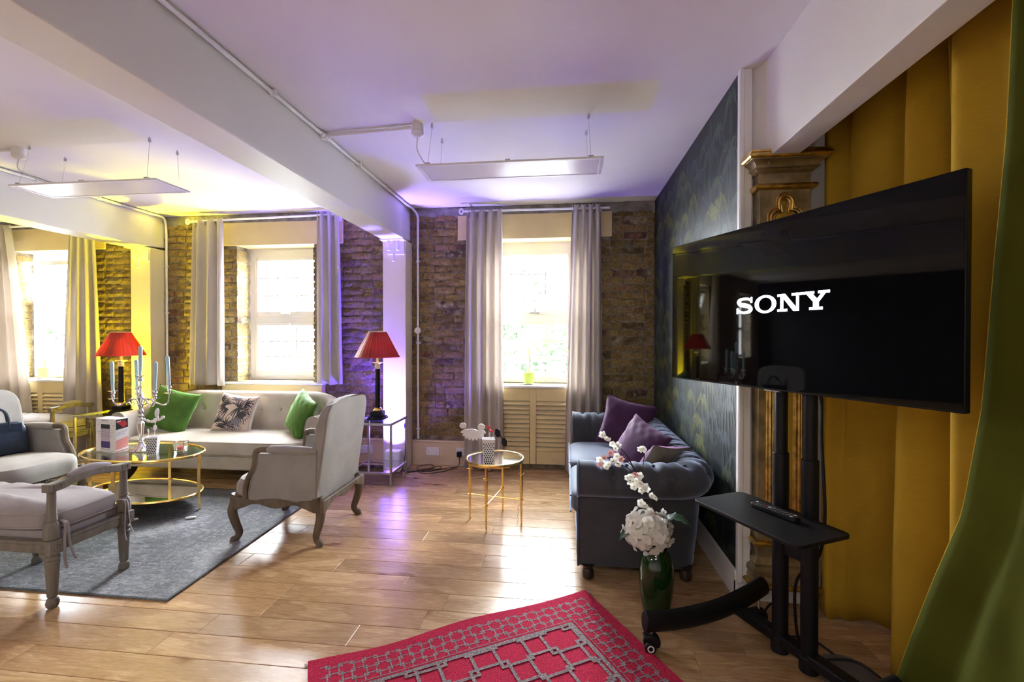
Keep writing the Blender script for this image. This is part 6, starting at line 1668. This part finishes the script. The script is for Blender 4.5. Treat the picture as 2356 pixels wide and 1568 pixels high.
# remote control on the shelf
rc = Vector((0.95, 2.01, 0.7005))
t = thing('remote_control', 'slim black remote control on the shelf of the television stand', 'remote', (0.845, 1.965, 0.7005), RT+0.06)
obj('body', G().prism(rrect(-0.09, 0.105, -0.021, 0.021, 0.008, 4), lambda p: (p[0], p[1], 0.0), lambda p: (p[0], p[1]*0.94, 0.017)), BLACKPL, t, bevel=0.003)
KEYG = M('grey_key', (0.10, 0.10, 0.11), 0.5); KEYW = M('white_key', (0.6, 0.6, 0.6), 0.5); KEYR = M('red_key', (0.5, 0.03, 0.03), 0.5)
kk = random.Random(2)
for i in range(11):
    for j in range(3):
        X = -0.080+i*0.0165; Y = -0.012+j*0.012
        mt = KEYW if (i == 0 and j == 2) or (i == 4 and j == 1) or i == 10 and j != 1 else KEYR if i == 3 and j == 1 else KEYG
        obj('key', G().box(X-0.0045, X+0.0045, Y-0.0035, Y+0.0035, 0.017, 0.0186), mt, t, smooth=False)
t = thing('cable_box', 'round grey box on the floor behind the television stand among cables', 'box', (1.16, 2.02, 0))
obj('body', G().lathe([(0, 0), (0.10, 0), (0.105, 0.008), (0.105, 0.032), (0.098, 0.040), (0, 0.042)], 36), STEELGREY if 'STEELGREY' in globals() else M('grey_plastic', (0.10, 0.10, 0.10), 0.5), t)
obj('cord', G().tube(spline([(0.02, 0.08, 0.03), (-0.06, 0.16, 0.06), (-0.14, 0.22, 0.03), (-0.20, 0.32, 0.02), (-0.12, 0.42, 0.06), (-0.02, 0.45, 0.05)], 7), 0.005, 7), BLACKPL, t)
obj('cord', G().tube(spline([(-0.05, 0.05, 0.045), (0.06, 0.02, 0.06), (0.12, -0.10, 0.03), (0.07, -0.22, 0.01), (-0.02, -0.28, 0.006)], 7), 0.005, 7), BLACKPL, t)

# ================================================================ PILASTER
px0, px1, pyf, pyb = 1.000, 1.248, 2.500, 2.583
t = thing('pilaster', 'aged gold pilaster with a mirrored arched panel behind the television', 'pilaster', ((px0+px1)/2, pyb, 0)); po = Vector(((px0+px1)/2, pyb, 0))
def PL(p): return (p[0]-po.x, p[1]-po.y, p[2]-po.z)
def moulding(prof):
    g = G(); vs = []; n = len(prof)
    for (o, z) in prof: vs += [PL((px0-o, pyb, z)), PL((px0-o, pyf-o, z)), PL((px1+o, pyf-o, z)), PL((px1+o, pyb, z))]
    fs = []
    for i in range(n-1):
        for k in range(3): fs.append((i*4+k, i*4+k+1, (i+1)*4+k+1, (i+1)*4+k))
    fs.append((0, 1, 2, 3)); fs.append(tuple((n-1)*4+k for k in range(4)))
    return g.add(vs, fs)
obj('shaft', G().box(*(px0-po.x, px1-po.x, pyf-po.y, 0.0, 0.13, 2.30)), AGEDGOLD, t, bevel=0.002)
def rollp(o, z, r, n=8): return [(o+r*math.sin(PI*i/n), z-r*math.cos(PI*i/n)) for i in range(n+1)]
obj('capital', moulding([(0.0, 2.2620), (0.004, 2.2656), (0.014, 2.2708), (0.022, 2.2792), (0.026, 2.2833), (0.033, 2.2844), (0.033, 2.2896), (0.026, 2.2906), (0.028, 2.2958), (0.034, 2.3072), (0.048, 2.3176), (0.058, 2.3208), (0.060, 2.3296), (0.0, 2.3301)]), AGEDGOLD, t)
obj('capital_bead', moulding([(0.0, 2.322)]+rollp(0.058, 2.338, 0.015)+[(0.062, 2.356), (0.062, 2.366), (0.0, 2.366)]), GOLDLEAF, t)
obj('necking_bead', moulding([(0.0, 2.177)]+rollp(0.012, 2.193, 0.015)+[(0.0, 2.209)]), GOLDLEAF, t)
obj('base_bead', moulding([(0.0, 0.330)]+rollp(0.012, 0.345, 0.014)+[(0.0, 0.360)]), GOLDLEAF, t)
obj('base', moulding([(0.0, 0.12), (0.030, 0.122), (0.034, 0.16), (0.028, 0.175), (0.036, 0.19), (0.034, 0.212), (0.016, 0.225), (0.020, 0.24), (0.006, 0.262), (0.0, 0.27)]), AGEDGOLD, t)
obj('base_bead', moulding([(0.0, 0.118)]+rollp(0.040, 0.132, 0.012)+[(0.0, 0.148)]), GOLDLEAF, t)
def arch(ins, zb=0.42):
    xm = 1.124; hw = 0.084-ins; top = []
    pts = [(xm-hw, zb+ins), (xm-hw, 2.052-ins*0.5), (xm-hw+0.018, 2.079-ins*0.7), (xm-hw+0.040, 2.083-ins*0.8)]
    r = 0.044-ins*0.72
    for i in range(13):
        a = PI*1.02-PI*1.04*i/12; pts.append((xm+r*math.cos(a), 2.107+r*1.15*math.sin(a)-ins*0.10))
    pts += [(xm+hw-0.040, 2.083-ins*0.8), (xm+hw-0.018, 2.079-ins*0.7), (xm+hw, 2.052-ins*0.5), (xm+hw, zb+ins)]
    return pts
for ins, r, dy in ((0.0, 0.0065, 0.0), (0.014, 0.010, -0.006), (0.030, 0.007, -0.002)):
    obj('gilt_frame', G().tube([PL((p[0], pyf-0.004+dy, p[1])) for p in arch(ins)], r, 8, closed=True), GOLDLEAF, t)
obj('mirror_panel', G().prism([(p[0], p[1]) for p in arch(0.026)], lambda p: PL((p[0], pyf-0.0015, p[1])), lambda p: PL((p[0], pyf+0.002, p[1]))), MIRROR, t, smooth=False)

# ================================================================ HEAVY CURTAINS ON THE RIGHT
def drape(name, label, top, bot, zt, zb, mat, loc, nv=30, per=8, hem=None):
    t = thing(name, label, 'curtain', loc)
    a = spline([(p[0], p[1], 0) for p in top], per); b = spline([(p[0], p[1], 0) for p in bot], per); n = len(a)
    def f(u, v):
        i = int(round(u*(n-1))); p = a[i].lerp(b[i], v**0.9)
        wob = 0.006*math.sin(v*5+i*0.21)*v
        return (p.x+wob-loc[0], p.y-loc[1], lerp(zt, zb, v)-loc[2]+0.008*math.sin(i*0.4)*(v > 0.98))
    o = obj('fabric', G().grid(f, n, nv), mat, t, angle=80); m = o.modifiers.new('cloth', 'SOLIDIFY'); m.thickness = 0.004; m.offset = 1
    return t
drape('heavy_curtain', 'mustard curtain in deep folds behind the television', [(1.345,2.56),(1.335,2.50),(1.44,2.46),(1.37,2.38),(1.35,2.25),(1.39,2.14),(1.48,2.08),(1.43,2.0),(1.315,1.93),(1.41,1.87),(1.49,1.845),(1.35,1.82),(1.41,1.79),(1.47,1.77),(1.305,1.72),(1.35,1.60),(1.37,1.48),(1.34,1.28)],
      [(1.325,2.52),(1.305,2.45),(1.34,2.435),(1.39,2.43),(1.46,2.43),(1.54,2.40),(1.575,2.33),(1.49,2.18),(1.355,2.06),(1.40,1.98),(1.50,1.93),(1.53,1.90),(1.49,1.86),(1.42,1.80),(1.31,1.72),(1.37,1.62),(1.38,1.5),(1.36,1.30)], 2.82, 0.012, MUSTARD, (1.38, 1.95, 0))
edge = [(1.400, 2.75), (1.406, 2.341), (1.42, 1.992), (1.453, 1.636), (1.486, 1.221), (1.551, 0.875), (1.657, 0.617), (1.759, 0.346), (1.832, 0.138), (1.87, 0.012)]
def ey(z):
    for (ya, za), (yb2, zb2) in zip(edge, edge[1:]):
        if zb2 <= z <= za: return lerp(ya, yb2, (za-z)/(za-zb2))
    return edge[-1][0] if z < 0.5 else edge[0][0]
t = thing('heavy_curtain', 'olive green curtain at the right edge sweeping over the mustard curtain', 'curtain', (1.22, 1.2, 0))
def olf(u, v):
    z = lerp(2.75, 0.012, v); ya = ey(z); yb2 = lerp(0.55, 0.35, v); y = lerp(ya, yb2, u)
    x = 1.22+(0.030+0.022*v)*math.sin(u*9.5+v*1.6+0.4)*min(1, u*6)+0.02*math.sin(u*21+1+v*3)*min(1, u*5)
    x += 0.05*math.exp(-((u-0.10)/0.05)**2)*(0.3+0.7*v)
    return (x-1.22, y-1.2, z)
o = obj('fabric', G().grid(olf, 60, 40), OLIVE, t, angle=80); m = o.modifiers.new('cloth', 'SOLIDIFY'); m.thickness = 0.004
obj('hem', G().tube([olf(0, i/39) for i in range(40)], 0.0035, 6), MUSTARD, t, label='mustard yellow hem edge')
